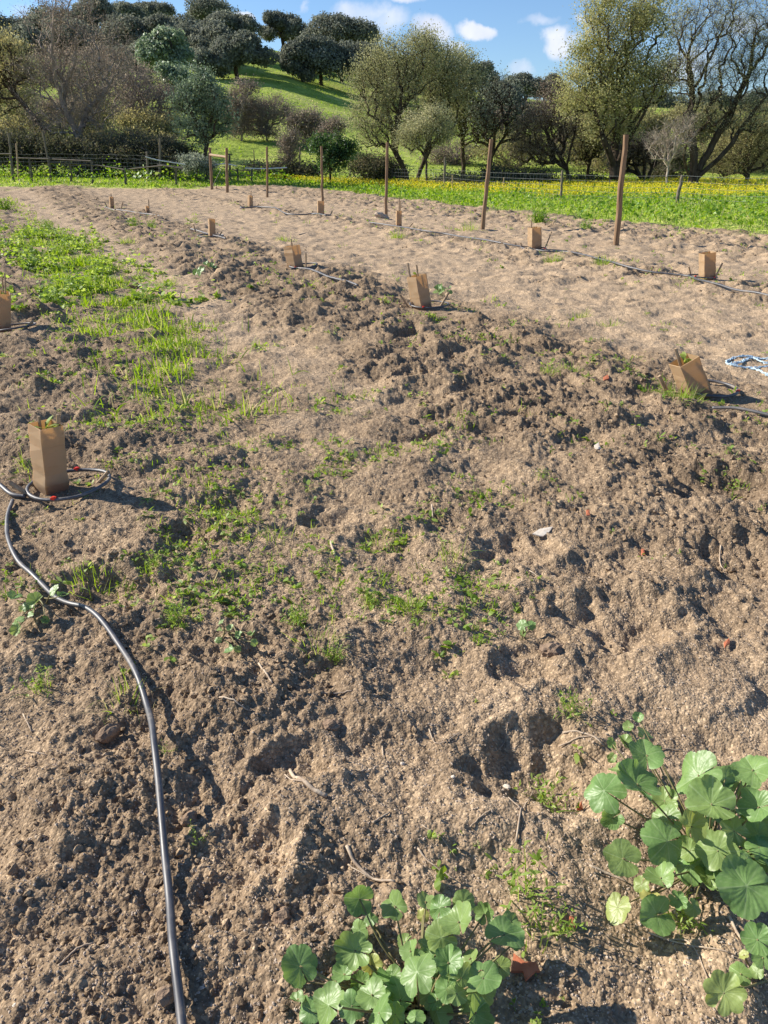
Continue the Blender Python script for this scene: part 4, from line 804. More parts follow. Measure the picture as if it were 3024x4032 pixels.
rail_fence('dark metal gate rails between the thick pollard trunk and the sapling', [(2515, 770, 728), (2580, 775, 738)], [[(2515, 729, 50), (2580, 738, 50)], [(2515, 745, 50), (2580, 755, 50)]], [50, 50], .05)
def pipe(name, label, cat, pts, r, m_, grp=None):
    P = smoothline(np.array(pts), 6); o = MB(); V, F = tube(P, r, 7); o.add(V, F); return tag(o.build(name, M[m_], origin=P[0]), label, cat, grp)
def smoothline(P, k):
    P = np.asarray(P, float); n = len(P)
    if n < 3: return np.array([P[0] + (P[-1] - P[0]) * s for s in np.linspace(0, 1, k)])
    Q = np.vstack([2 * P[0] - P[1], P, 2 * P[-1] - P[-2]]); out = []
    for i in range(1, n):
        a, b, c, d = Q[i - 1], Q[i], Q[i + 1], Q[i + 2]
        for u in np.arange(k) / k: out.append(.5 * ((2 * b) + (-a + c) * u + (2 * a - 5 * b + 4 * c - d) * u * u + (-a + 3 * b - 3 * c + d) * u ** 3))
    out.append(P[-1]); return np.array(out)
pipe('white_pipe', 'white pipe sagging between posts left of the olive tree', 'pipe', [at(572, 617, 45.8), at(620, 630, 46), at(680, 640, 46), at(730, 648, 46)], .03, 'white')
pipe('white_pipe', 'white pipe seen through the timber brace frame', 'pipe', [at(845, 649, 47), at(885, 645, 47), at(930, 653, 47)], .03, 'white')
pipe('white_pipe', 'white pipe running to the right past the farthest tall stake', 'pipe', [at(965, 662, 47), at(1040, 664, 47), at(1130, 660, 47)], .03, 'white')
# ------------------------------------------------------------------ seedling sleeves, canes, drip rings
def sleeve(label, base, top, side, rot, lean=None, group='brown card sleeves in the plant rows', canes=(), sap=None, sides=4):
    """upright square card tube; top: photo pixel of the rim centre"""
    B = gs(*base); T = at(top[0], top[1], B[1]); h = np.linalg.norm(T - B); d = norm((T - B)[None])[0]
    t = empty('card_sleeve', B, label, 'sleeve', group)
    rot = rot + math.atan2(-B[0], B[1])
    def ring(c, s, a0=rot):
        a = a0 + np.pi / 4 + np.arange(sides) * 2 * np.pi / sides; X = norm(np.cross([0, 1, 0], d)[None])[0]; Y_ = np.cross(d, X); return c + s / 2 ** .5 * (np.cos(a)[:, None] * X + np.sin(a)[:, None] * Y_)
    lev = np.linspace(-.12, 1, 9); V, F, A = [], [], []; k = 0; rr = np.random.default_rng(int(base[0]))
    fl = [0, 0, 0, 0, .0, 0, 0, 0, 0]
    for s_ in (side, side - .006):
        for q, l in enumerate(lev):
            c = B + d * h * l; R_ = ring(c, s_ * (1 + .02 * rr.normal())); R_ += rr.normal(0, .0015, (sides, 3)); V.append(R_); A.append(np.full(sides, .0))
    V = np.concatenate(V); A = np.concatenate(A); n = len(lev)
    for w in range(2):
        for q in range(n - 1):
            i = w * n * sides + q * sides
            for j in range(sides):
                f = [i + j, i + (j + 1) % sides, i + sides + (j + 1) % sides, i + sides + j]; F.append(f if w == 0 else f[::-1])
    i = (n - 1) * sides; o_ = n * sides
    for j in range(sides): F.append([i + j, i + (j + 1) % sides, o_ + i + (j + 1) % sides, o_ + i + j])
    mb = MB(); mb.add(V, np.array(F), A); mb.build('card_tube', M['paper'], t)
    # fold line, a thin raised crease
    for l in (.36, .72):
        c = B + d * h * l; R_ = ring(c, side * 1.012); R2 = ring(c + d * .0025, side * 1.012); mb = MB(); mb.add(np.vstack([R_, R2]), np.array([[j, (j + 1) % sides, sides + (j + 1) % sides, sides + j] for j in range(sides)]), 1.); mb.build('crease', M['paper'], t)
    for (tx, ty, off, r) in canes:
        E = at(tx, ty, B[1] + off); b0 = B + d * h * .1 + np.array([(E - T)[0] * .7, off * .8, 0]); mb = MB(); pole(mb, b0, E, r, int(tx), 6, 6, .9, .003, 0); mb.build('cane', M['stake'], t)
    if sap:
        n = sap[0]; sz = sap[1]; mb = MB(); st_ = empty('sapling', B, sap[2], 'seedling'); V, F = tube(np.array([B, B + d * h * (1 + .04)]), .004, 5); mb.add(V, F, .3); mb.build('stem', M['mstem'], st_)
        for k in range(n):
            a = rr.uniform(0, 6.28); el = rr.uniform(.2, 1.2); A_ = np.array([[math.cos(a) * math.cos(el), math.sin(a) * math.cos(el), math.sin(el)]])
            V, F = strips((B + d * h * rr.uniform(.9, 1.03))[None], A_, sz * rr.uniform(.7, 1.1), sz * .42, .4, (.15, .8, 1, .75, .08), rng=rr); mb = MB(); mb.add(V, F, rr.uniform(.5, 1)); mb.build('leaf', M['weed'], st_)
    return B, h
def cane(label, base, top, r, dy=0., grp='slanted cane pegs holding the drip rings'):
    B = gs(*base); T = at(top[0], top[1], B[1] + dy); o = MB(); pole(o, B, T, r, int(base[0]) * 3 + 1, 6, 8, .95, .002, .08); tag(o.build('cane_peg', M['stake'], origin=B), label, 'peg', grp)
SL = [
    ('tall square brown card sleeve standing nearest the camera at the left', (200, 1915), (180, 1672), .125, .42, [(152, 1640, .035, .008), (226, 1632, .03, .009)], (7, .10, 'young seedling with yellow green leaves at the rim of the nearest sleeve')),
    ('brown card sleeve cut off by the left edge of the view', (5, 1300), (5, 1150), .15, .1, [(18, 1075, .0, .009), (8, 1090, .04, .009)], (3, .08, 'seedling in the sleeve cut by the left edge')),
    ('wide brown card sleeve leaning left beside a grass tuft at the right', (2745, 1545), (2692, 1418), .155, .62, [(2660, 1372, .02, .013)], (6, .10, 'seedling with yellow green leaves rising from the wide leaning sleeve')),
    ('brown card sleeve in the centre of the field with two canes sticking out', (1662, 1205), (1640, 1085), .165, .72, [(1606, 1035, .0, .013), (1640, 1042, .03, .013)], (2, .08, 'seedling in the central sleeve')),
    ('brown card sleeve leaning strongly left, one row farther than the central one', (1163, 1048), (1148, 968), .18, .78, [(1146, 940, .0, .014)], None),
    ('narrow card sleeve in the middle left distance with a fallen hose beside it', (835, 930), (833, 862), .13, .2, [], None),
    ('narrow far card sleeve behind weeds at the left', (441, 820), (438, 775), .13, .2, [(437, 762, 0, .015)], None),
    ('upright card sleeve left of the nearest tall stake', (2105, 975), (2105, 895), .20, .45, [(2092, 868, 0, .014)], (2, .08, 'seedling in the sleeve left of the nearest tall stake')),
    ('upright card sleeve farthest right, below the nearest tall stake', (2785, 1096), (2785, 995), .17, .5, [], (1, .06, 'seedling in the farthest right sleeve')),
    ('upright card sleeve right of the third tall stake with long canes', (1570, 888), (1570, 830), .13, .2, [(1572, 778, 0, .018), (1577, 790, .1, .016)], None),
    ('wide card sleeve at the foot of the fourth tall stake', (1263, 846), (1263, 792), .19, .1, [], None),
    ('far narrow card sleeve below the farthest tall stake', (985, 815), (985, 770), .14, .5, [(988, 752, 0, .02)], None),
    ('tiny far card sleeve among weeds, right of the leftmost far sleeve', (581, 838), (579, 812), .10, .3, [(585, 785, 0, .02)], None)]
for (lab, b, tp, sd, rt_, cn, sp) in SL: sleeve(lab, b, tp, sd, rt_, canes=cn, sap=sp)
PEGS = [((125, 1945), (38, 1900), .013, 'hollow bamboo peg slanting left of the nearest sleeve'), ((385, 1900), (428, 1856), .010, 'pale split peg right of the nearest sleeve'),
        ((95, 1305), (130, 1265), .013, 'pale split peg beside the sleeve cut by the left edge'), ((2625, 1535), (2595, 1480), .016, 'brown hollow peg left of the wide leaning sleeve'),
        ((1608, 1203), (1575, 1160), .013, 'peg slanting left of the central sleeve'), ((1735, 1200), (1768, 1150), .014, 'peg slanting right of the central sleeve'),
        ((1205, 1056), (1204, 995), .013, 'upright peg right of the strongly leaning sleeve'), ((770, 915), (762, 883), .014, 'peg left of the sleeve with the fallen hose'), ((860, 930), (874, 912), .014, 'peg right of the sleeve with the fallen hose'),
        ((2055, 975), (2050, 955), .014, 'short peg left of the sleeve by the nearest stake'), ((2145, 975), (2172, 912), .013, 'pale peg slanting right of the sleeve by the nearest stake'),
        ((2720, 1085), (2712, 1050), .013, 'short peg left of the farthest right sleeve'), ((2812, 1100), (2845, 1035), .014, 'long pale peg slanting right of the farthest right sleeve'),
        ((1610, 893), (1626, 878), .016, 'pale peg right of the long caned sleeve'), ((1235, 845), (1229, 830), .018, 'peg left of the wide sleeve under the fourth stake'), ((1300, 846), (1309, 829), .018, 'peg right of the wide sleeve under the fourth stake'),
        ((422, 815), (412, 795), .02, 'peg left of the narrow far sleeve'), ((475, 822), (484, 796), .02, 'peg right of the narrow far sleeve'), ((952, 812), (943, 806), .02, 'peg left of the far narrow sleeve'), ((1010, 813), (1020, 803), .02, 'peg right of the far narrow sleeve'),
        ((555, 848), (550, 832), .02, 'dark peg beside the tiny far sleeve')]
for b, tp, r, lab in PEGS: cane(lab, b, tp, r)
def lay(pts, r, lift=0.0, k=8):              # hose resting on the relief
    P = []
    for p in pts:
        q = gp(p[0], p[1], .03); q[2] = 0; P.append([q[0], q[1], p[2] if len(p) > 2 else 0])
    P = smoothline(np.array(P), k); dx = np.array([-.05, 0, .05])
    z = np.max([hz(P[:, 0] + a, P[:, 1] + b) for a in (-.02, 0, .02) for b in (-.02, 0, .02)], axis=0)
    ker = np.ones(9) / 9; zp = np.pad(z, 4, 'edge'); zs = np.convolve(zp, ker, 'valid'); zs = np.maximum(zs, z - .004)
    zs = np.convolve(np.pad(zs, 4, 'edge'), ker, 'valid')
    Q = np.stack([P[:, 0], P[:, 1], zs + r * .9 + lift + P[:, 2]], 1); return Q
def hose(label, pts, r, name='hose', grp=None, lift=0.0):
    Q = lay(pts, r, lift); o = MB(); V, F = tube(Q, r, 12 if r > .009 and Q[0][1] < 8 else 7); o.add(V, F)
    return tag(o.build(name, M['hose'], origin=Q[0], smooth=True), label, 'hose', grp)
hose('thick black irrigation hose curving down the left side of the foreground', [(48, 1962), (28, 2030), (30, 2110), (62, 2200), (125, 2275), (215, 2350), (330, 2412), (420, 2490), (490, 2590), (548, 2700, .02), (585, 2810, .03), (610, 2920, .05), (625, 3030, .055), (640, 3160, .05), (650, 3300, .03), (662, 3440, .015), (676, 3580, .01), (690, 3740, .01), (705, 3880, .012), (722, 4032, .01), (745, 4300, 0)], .0098)
hose('end of the black hose entering at the left edge beside the nearest sleeve', [(-60, 1870), (0, 1915), (45, 1945), (100, 1955)], .0105)
hose('pale grey hose lying at the right edge below the wide sleeve', [(2800, 1628), (2870, 1640), (2940, 1655), (3024, 1672), (3120, 1690)], .011, lift=.012)
hose('long grey hose running between the sleeves left of the nearest stake and the right edge', [(2060, 985), (2140, 997), (2235, 1003), (2380, 1045), (2450, 1065), (2560, 1082), (2700, 1095), (2760, 1118), (2850, 1142), (2950, 1165), (3080, 1190)], .015, lift=.012)
hose('grey hose running from the long caned sleeve to the sleeve left of the nearest stake', [(1455, 885), (1540, 893), (1590, 905), (1680, 922), (1760, 928), (1850, 945), (1960, 965), (2060, 975)], .017, lift=.015)
hose('grey hose winding between the two far sleeves of the right row', [(945, 820), (1020, 821), (1080, 827), (1125, 845), (1200, 848), (1235, 846), (1285, 860)], .02, lift=.015)
hose('short grey hose from the strongly leaning sleeve into the clods', [(1145, 1058), (1180, 1058), (1220, 1078), (1280, 1110), (1350, 1135), (1410, 1158)], .015, lift=.01)
hose('pale grey hose fallen beside the narrow sleeve', [(752, 912), (800, 920), (850, 935), (890, 952)], .016, lift=.02)
hose('far grey hose beside the leftmost far sleeve', [(412, 815), (440, 828), (470, 832), (530, 845), (600, 858), (640, 862)], .017)
def ring(label, c, rx, m=2, r=.009, z=.0, em=((-.5, .9), (-.2, -.9))):
    P0 = gs(*c); a = np.linspace(0, 2 * np.pi, 37)[:-1]; X = P0[0] + rx * np.cos(a); Y = P0[1] + rx * np.sin(a)
    Z = hz(X, Y); Z = np.convolve(np.concatenate([Z[-4:], Z, Z[:4]]), np.ones(9) / 9, 'valid') + r + .022; Q = np.stack([X, Y, Z], 1); t = empty('drip_ring', P0, label, 'drip ring', 'black drip rings round the sleeves')
    o = MB(); V, F = tube(np.vstack([Q, Q[:1]]), r, 9, False); o.add(V, F); o.build('ring_tube', M['hose'], t, True)
    for k, ang in enumerate(em):
        i = int((ang / (2 * np.pi) % 1) * 36); p = Q[i] + [0, 0, r * .6]; o = MB(); V, F = tube(np.array([p - [0, 0, .004], p + [0, 0, .012]]), [.011, .009], 8); o.add(V, F); V, F = tube(np.array([p - [.014, .004, -.002], p + [.014, .004, .006]]), .007, 8); o.add(V, F); o.build('emitter', M['red'], t)
ring('drip ring with two red emitters round the nearest sleeve', (275, 1915), .205, em=(1.9, 4.75), r=.0095)
ring('drip ring round the sleeve cut by the left edge', (60, 1300), .20, em=(3.9,))
ring('drip ring with a red emitter right of the wide leaning sleeve', (2790, 1535), .20, em=(5.9,), r=.011)
ring('drip ring round the central sleeve', (1690, 1200), .23, em=(4.4,), r=.010)
ring('drip ring right of the strongly leaning sleeve', (1195, 1050), .22, em=(4.2,), r=.012)
ring('drip ring round the sleeve left of the nearest tall stake', (2100, 980), .24, em=(5.6,), r=.012)
ring('drip ring round the farthest right sleeve', (2765, 1095), .20, em=(5.4, 4.0), r=.010)
ring('drip ring round the wide sleeve under the fourth stake', (1265, 848), .30, em=(), r=.013)
ring('drip ring round the far narrow sleeve', (985, 817), .34, em=(), r=.014)
ring('drip ring round the narrow sleeve with the fallen hose', (830, 930), .28, em=(5.4,), r=.013)
# ------------------------------------------------------------------ mallow plants
def mallow_mesh(seed):
    r = np.random.default_rng(seed); nt, nrad = 97, 13; th = np.linspace(.07, 2 * np.pi - .07, nt); nl = 5 + seed % 3; ph = (th - .07) / (2 * np.pi - .14) * nl
    c = np.abs(np.sin(np.pi * ph)); R = .78 + .18 * c ** .6 + .017 * np.abs(np.sin(th * 20)) + .006 * np.sin(th * 47) + .02 * np.sin(th * 7 + r.uniform(0, 6)); R = R * (.9 + .1 * np.sin(th / 2)); R += r.normal(0, .006, nt)
    rr = np.linspace(0, 1, nrad)[1:]; T, Q = np.meshgrid(th, rr); RR = Q * R[None]; x = RR * np.cos(T); y = RR * np.sin(T)
    vein = np.exp(-((ph - np.round(ph - .5) - .5) / .035) ** 2 / np.maximum(.25, 1)) ; v2 = np.abs(ph - np.floor(ph) - .5)
    pleat = (np.abs(v2 * 2) - .5) * .055 * Q * (1 - .2 * Q); cup = .16 * Q ** 2 * np.abs(np.sin(T / 2)) ** .5 + .14 * Q ** 3 * np.sin(T * 2 + r.uniform(0, 6)) + .07 * Q ** 4 * np.sin(T * 5 + r.uniform(0, 6)) + .012 * Q * np.sin(T * 23 + Q * 9)
    z = pleat + cup * (1 if seed % 2 else -.6); w = .022 / np.maximum(Q, .12)
    ve = np.clip(1 - v2 / w, 0, 1) * .45
    sec = np.abs((((Q * 6) + v2 * 2.4) % 1) - .5); ve = np.maximum(ve, np.clip(1 - sec / .09, 0, 1) * .2 * (Q > .25))
    V = np.stack([x, y, z], -1).reshape(-1, 3); V = np.concatenate([V, [[0, 0, -.01]]]); i = np.arange(nrad - 2)[:, None] * nt; j = np.arange(nt - 1)[None]
    F4 = np.stack([i + j, i + nt + j, i + nt + j + 1, i + j + 1], -1).reshape(-1, 4); jj = np.arange(nt - 1); F3 = np.stack([np.full(nt - 1, len(V) - 1), jj, jj + 1], -1)
    return V, [F4, F3], np.append(ve.ravel(), .6)
MV = [mallow_mesh(s) for s in range(6)]
def filler(L, n, cx, cy, rx, ry, seed, d0=110, d1=190):
    r = np.random.default_rng(seed); return list(L) + [(cx + rx * math.cos(a) * q, cy + ry * math.sin(a) * q, r.uniform(d0, d1), None, None, r.uniform(.05, .13)) for a, q in zip(r.uniform(0, 6.28, n), r.uniform(.1, 1, n) ** .6)]
def mallow(name, label, root, leaves, hbase, cat='plant', grp=None, seed=1, rgb=None, tiltmax=.95, hrange=.10):
    """leaves: (cx, cy, diameter px, notch x, notch y, [height, yellow])"""
    r = np.random.default_rng(seed); B = gs(*root); t = empty(name, B, label, cat, grp)
    for k, L in enumerate(leaves):
        cx, cy, d = L[:3]; yel = L[6] if len(L) > 6 else 0.; 
        dist = math.hypot(cx - root[0], cy - root[1])
        h = L[5] if len(L) > 5 and L[5] is not None else hbase + r.uniform(-.5, .6) * hrange
        d0 = ray(cx, cy); sgz = B[2]; tt = (sgz + h - CAMH) / d0[2]; P = np.array([0, 0, CAMH]) + d0 * tt; g = hz(P[0], P[1])[0]
        if P[2] < g + .015: P[2] = g + .015
        nx, ny = (L[3], L[4]) if len(L) > 4 and L[3] is not None else (cx + (root[0] - cx) / max(dist, 1) * d * .2, cy + (root[1] - cy) / max(dist, 1) * d * .2)
        dn = ray(nx, ny); tn = (P[2] - CAMH) / dn[2]; Nn_ = np.array([0, 0, CAMH]) + dn * tn
        zc = np.dot(P - [0, 0, CAMH], [0, math.cos(PITCH), -math.sin(PITCH)]); rad_ = d / 2 * zc / FPX * 1.14
        X = Nn_ - P; X[2] = 0; X = norm(X[None])[0] if np.linalg.norm(X) > 1e-4 else np.array([1., 0, 0])
        # face up, tipped toward camera/sun with some scatter
        Nr = norm((np.array([-.22, -.45, 1.]) + r.normal(0, tiltmax * .5, 3) * [1, 1, .2] + -.25 * np.append(X[:2], 0))[None])[0]
        X = norm((X - Nr * X.dot(Nr))[None])[0]; Yv = np.cross(Nr, X); V, F, ve = MV[(k * 7 + seed) % 6]
        fo = r.choice([-1, 1], p=[.25, .75]) * r.uniform(.05, .55); wv = r.uniform(0, 6.28); V = V.copy(); V[:, 2] += fo * np.abs(V[:, 1]) + .10 * np.sin(V[:, 0] * 3.2 + wv) * (V[:, 0] ** 2 + V[:, 1] ** 2) + .07 * np.sin(V[:, 1] * 5 + wv * 2) * (V[:, 0] ** 2 + V[:, 1] ** 2) - .25 * fo
        W_ = P + rad_ * (V[:, :1] * X + V[:, 1:2] * Yv * r.uniform(.85, 1.05) + V[:, 2:] * Nr)
        gz = np.interp(0, [0, 1], [g, g]); W_[:, 2] = np.maximum(W_[:, 2], g + .004)
        mb = MB(); mb.add(W_, F, max(yel, r.uniform(-.1, .22))); o = mb.build('leaf', M['mallow'], t, True, xattr={'vein': ve})
        att = P.copy(); mid = (B + att) / 2 + np.array([0, 0, -.015 + .02 * r.uniform()]); mid[2] = max(mid[2], hz(mid[0], mid[1])[0] + .015)
        b0 = B + np.append(r.normal(0, .02, 2), 0); b0[2] = hz(b0[0], b0[1])[0]; Ps = smoothline(np.array([b0, mid, att - Nr * rad_ * .02]), 6); mb = MB(); V, F = tube(Ps, np.linspace(.0032, .0018, len(Ps)), 6); mb.add(V, F); mb.build('stem', M['mstem'], t, True)
    return t
def conv(L, s, ox, oy):
    out = []
    for l in L:
        l = list(l); l[0] = l[0] * s + ox; l[1] = l[1] * s + oy; l[2] = l[2] * s
        if len(l) > 4 and l[3] is not None: l[3] = l[3] * s + ox; l[4] = l[4] * s + oy
        out.append(l)
    return out
CEN = [(575, 470, 165, 635, 490, .16), (765, 505, 150, 800, 540, .15), (548, 750, 205, 600, 765, .18), (935, 480, 110, 940, 520, .10), (1015, 520, 140, 1075, 520, .13), (1140, 485, 120, 1085, 515, .13), (1115, 590, 190, 1130, 655, .18), (1020, 680, 170, 1090, 660, .15),
       (1255, 550, 110, 1260, 580, .10), (1365, 660, 215, 1290, 690, .15), (1340, 840, 110, 1310, 800, .06), (250, 835, 205, 275, 895, .16), (235, 1015, 90, 262, 1050, .11), (890, 870, 235, 890, 935, .24), (1060, 815, 160, 1058, 855, .20), (1250, 900, 195, 1230, 930, .20),
       (740, 905, 140, 790, 960, .12), (640, 990, 170, 700, 1030, .16), (412, 1050, 215, 490, 1092, .20), (680, 1090, 200, 728, 1140, .20), (590, 925, 120, 640, 900, .08), (850, 750, 130, 860, 790, .14), (640, 830, 110, 645, 880, .06, .6), (1050, 960, 130, 1060, 930, .14), (1210, 1090, 160, 1200, 1100, .12),
       (880, 1115, 120, 880, 1130, .15), (770, 1100, 110, 790, 1130, .18), (1000, 1085, 150, 1000, 1060, .06), (960, 985, 160, 980, 960, .08), (300, 1075, 140, 340, 1090, .10), (575, 640, 120, 600, 600, .08, .1), (820, 700, 90, 850, 680, .08), (470, 905, 90, 500, 880, .06), (1180, 790, 110, 1190, 830, .08), (1105, 985, 110, 1100, 960, .17),
       (240, 930, 90, 270, 940, .09), (545, 1000, 100, 560, 960, .09), (920, 560, 70, 920, 600, .07, .7), (640, 590, 80, 660, 610, .07), (1400, 590, 110, 1360, 640, .10), (1160, 1010, 150, 1150, 990, .07), (1430, 700, 90, 1390, 700, .12)]
RGT = [(300, 690, 265, 385, 745, .20), (515, 640, 290, 580, 685, .24), (575, 450, 240, 600, 560, .22), (430, 365, 100, 450, 390, .14), (520, 205, 70, 500, 240, .22), (455, 270, 70, 480, 280, .18), (560, 310, 110, 555, 350, .16), (350, 380, 80, 380, 400, .10), (910, 580, 330, 1010, 590, .24), (1000, 770, 305, 1065, 790, .26), (1270, 545, 265, 1325, 640, .26),
       (1310, 790, 230, 1400, 800, .22), (700, 1020, 280, 770, 1000, .18), (870, 920, 200, 875, 960, .22, .35), (420, 1130, 230, 488, 1155, .14), (665, 1255, 190, 690, 1300, .16), (385, 1450, 200, 410, 1415, .06, .45), (1225, 1310, 350, 1285, 1305, .28), (1040, 1080, 260, 1090, 1110, .16), (1150, 950, 210, 1200, 980, .14), (650, 1500, 240, 720, 1480, .06),
       (690, 750, 180, 720, 800, .12), (710, 870, 200, 760, 880, .12), (985, 1240, 190, 1000, 1280, .08, .15), (880, 1450, 110, 860, 1430, .06), (780, 1400, 120, 760, 1380, .07), (600, 1380, 130, 610, 1330, .05, .9), (1120, 1110, 120, 1100, 1130, .2), (1230, 1130, 90, 1220, 1110, .2), (350, 865, 150, 400, 830, .10), (540, 1300, 110, 560, 1280, .05, .3), (1300, 970, 170, 1310, 1000, .12), (390, 540, 130, 420, 560, .14), (1330, 1080, 190, 1300, 1060, .10), (640, 430, 90, 620, 480, .12), (350, 470, 70, 370, 450, .08), (1160, 820, 150, 1170, 860, .1), (960, 1000, 150, 980, 1040, .1), (1090, 600, 150, 1120, 570, .1)]
COR = [(1080, 2010, 260, 1068, 2042, .10, .3), (1190, 1885, 140, 1215, 1900, .12), (1300, 1660, 190, 1330, 1680, .14), (1335, 1780, 140, 1340, 1800, .10), (1295, 1870, 100, 1300, 1900, .06), (1210, 1760, 70, 1240, 1770, .05, .6)]
LFT = [(120, 1750, 120, 150, 1710, .08), (290, 1790, 135, 335, 1770, .09), (440, 1710, 110, 420, 1740, .10, .1), (510, 1750, 90, 470, 1760, .07), (140, 1960, 130, 175, 1990, .05), (135, 2030, 100, 170, 2010, .05), (260, 1890, 90, 250, 1850, .05), (370, 1950, 70, 340, 1930, .03), (155, 1680, 60, 170, 1700, .07), (215, 1840, 90, 230, 1820, .05), (170, 1860, 60, 190, 1850, .04, .6)]
mallow('mallow_plant', 'big leafy mallow plant at the bottom centre beside a terracotta shard', (1650, 3960), conv(filler(CEN, 16, 880, 940, 420, 210, 1), .7233, 1000, 3200), .12, grp='mallow plants in the foreground', seed=3)
mallow('mallow_plant', 'largest mallow plant with broad leaves at the lower right edge', (2800, 3360), conv(filler(RGT, 20, 1080, 950, 300, 380, 2, 140, 240), .6023, 2200, 2700), .14, grp='mallow plants in the foreground', seed=4)
mallow('mallow_plant', 'small mallow plant in the bottom right corner with one round yellowish leaf', (2990, 3830), conv(COR, .6023, 2200, 2700), .1, grp='mallow plants in the foreground', seed=5)
mallow('mallow_plant', 'small mallow plant growing across the thick hose at the left', (170, 2370), conv(LFT, .482, 0, 1500), .05, grp='mallow plants in the foreground', seed=6)
mallow('mallow_plant', 'bright mallow clump at the far edge of the plot left of the olive tree', (580, 700), [(580 + dx, 680 + dy, d) for dx, dy, d in [(-40, 5, 18), (-25, -12, 20), (0, -18, 22), (22, -12, 20), (38, 2, 18), (-10, 0, 22), (12, 4, 22), (-30, 14, 18), (30, 16, 18), (0, 16, 20), (48, 14, 16), (-52, 16, 16)]], .5, seed=7, hrange=.8)
mallow('mallow_plant', 'low broad leaved weed on the clods below the narrow sleeve', (815, 1062), [(790, 1065, 40), (825, 1045, 30), (845, 1050, 24), (770, 1070, 26), (810, 1035, 22)], .06, seed=8)
mallow('mallow_plant', 'small leafy weed directly behind the central sleeve', (1745, 1150), [(1725, 1135, 30), (1745, 1128, 32), (1765, 1135, 28), (1715, 1150, 24), (1740, 1150, 30), (1770, 1150, 24)], .10, seed=9)
mallow('mallow_plant', 'small weed sprout with two round leaves on the soil right of centre', (2070, 2470), [(2055, 2460, 44), (2090, 2462, 38), (2060, 2490, 30)], .03, seed=10)
mallow('mallow_plant', 'clover like sprig with round leaves at the left of centre', (900, 2520), [(870, 2480, 34), (905, 2470, 32), (940, 2500, 34), (860, 2520, 30), (900, 2560, 44), (935, 2555, 30), (990, 2500, 34), (1000, 2530, 30), (870, 2450, 26)], .04, seed=11)
# ------------------------------------------------------------------ single tufts, weeds, sticks, stones
def tuft(label, base, size, n, w=.003, m_='grass', spread=.5, name='grass_tuft', rad_=None, leafy=0):
    B = gs(*base); rr = np.random.default_rng(int(base[0]) + int(base[1])); mb = MB(); rd = size * .28 if rad_ is None else rad_
    x = B[0] + rr.normal(0, rd, n); y = B[1] + rr.normal(0, rd, n); z = hz(x, y); a = np.arctan2(y - B[1], x - B[0]) + rr.normal(0, .8, n); el = 1.57 - np.abs(rr.normal(0, spread, n)).clip(0, 1.25)
    A = np.stack([np.cos(a) * np.cos(el), np.sin(a) * np.cos(el), np.sin(el)], 1)
    V, F = strips(np.stack([x, y, z - .005], 1), A, size * rr.uniform(.45, 1.1, n), w, rr.uniform(.1, .8, n), (1, .95, .7, .4, .05), rng=rr); mb.add(V, F, np.repeat(rr.uniform(.15, 1, n), 10))
    if leafy:
        for q in range(leafy):
            k = rr.uniform(.15, 1, n)[:, None]; P = np.stack([x, y, z], 1) + A * size * .9 * k; P[:, 2] -= .2 * size * k[:, 0] ** 2; D = rr.normal(size=(n, 3)) + [0, 0, .5]
            V, F = strips(P, D, size * .15 * rr.uniform(.6, 1.2, n), size * .045, .2, (.2, 1, .8, .1), rng=rr); mb.add(V, F, np.repeat(rr.uniform(.1, .9, n), 8))
    tag(mb.build(name, M[m_], origin=B), label, 'grass' if name == 'grass_tuft' else 'weed')
TU = [((2680, 1590), .20, 130, .005, 'dense grass tuft leaning on the wide sleeve'), ((660, 1125), .20, 150, .006, 'tall bright grass tuft in the middle of the left strip'), ((375, 1075), .22, 150, .007, 'dark green grass clump in the upper part of the left strip'), ((500, 960), .26, 90, .009, 'grass tuft left of the narrow sleeve with the fallen hose'),
      ((1120, 945), .24, 90, .009, 'bright grass tuft behind the strongly leaning sleeve'), ((130, 1860), .16, 60, .004, 'grass tuft behind the nearest sleeve, touching the left edge side'), ((1080, 2110), .14, 60, .003, 'pale green grass tuft with small weeds left of centre'), ((1500, 2100), .11, 40, .003, 'grass tuft in the centre below the smooth lane'),
      ((1780, 2190), .13, 45, .003, 'upright grass tuft right of the field centre'), ((345, 2280), .16, 50, .0035, 'grass tuft right of the upper bend of the thick hose'), ((1620, 2400), .10, 80, .003, 'dark green grass mat on the crest of the central mound'), ((1250, 2560), .13, 40, .003, 'upright grass tuft below the central weed patch'),
      ((480, 2760), .13, 40, .003, 'grass tuft growing beside the thick hose'), ((2160, 1470), .15, 60, .004, 'bright grass tuft on the clod ridge, left of two'), ((2250, 1465), .15, 50, .004, 'bright grass tuft on the clod ridge, right of two'), ((2280, 1235), .20, 60, .005, 'flat grass patch in the right lane'),
      ((2400, 1275), .16, 50, .005, 'small grass tuft in the right lane'), ((1850, 905), .4, 60, .012, 'grass clump between the two nearest stakes'), ((2180, 1025), .24, 110, .007, 'grass growing over the long grey hose, left clump'), ((2370, 1050), .24, 110, .007, 'grass growing over the long grey hose, right clump'),
      ((1560, 935), .30, 90, .008, 'weedy clod below the long caned sleeve'), ((250, 1130), .28, 120, .008, 'grass clump at the left of the strip'), ((560, 1290), .2, 110, .006, 'grass tuft at the lower end of the left strip'), ((760, 1350), .16, 80, .005, 'grass tuft below the lower end of the left strip'), ((2620, 1510), .1, 25, .004, 'thin grass blades left of the wide sleeve')]
for b, sz, n, w, lab in TU: tuft(lab, b, sz, n, w)
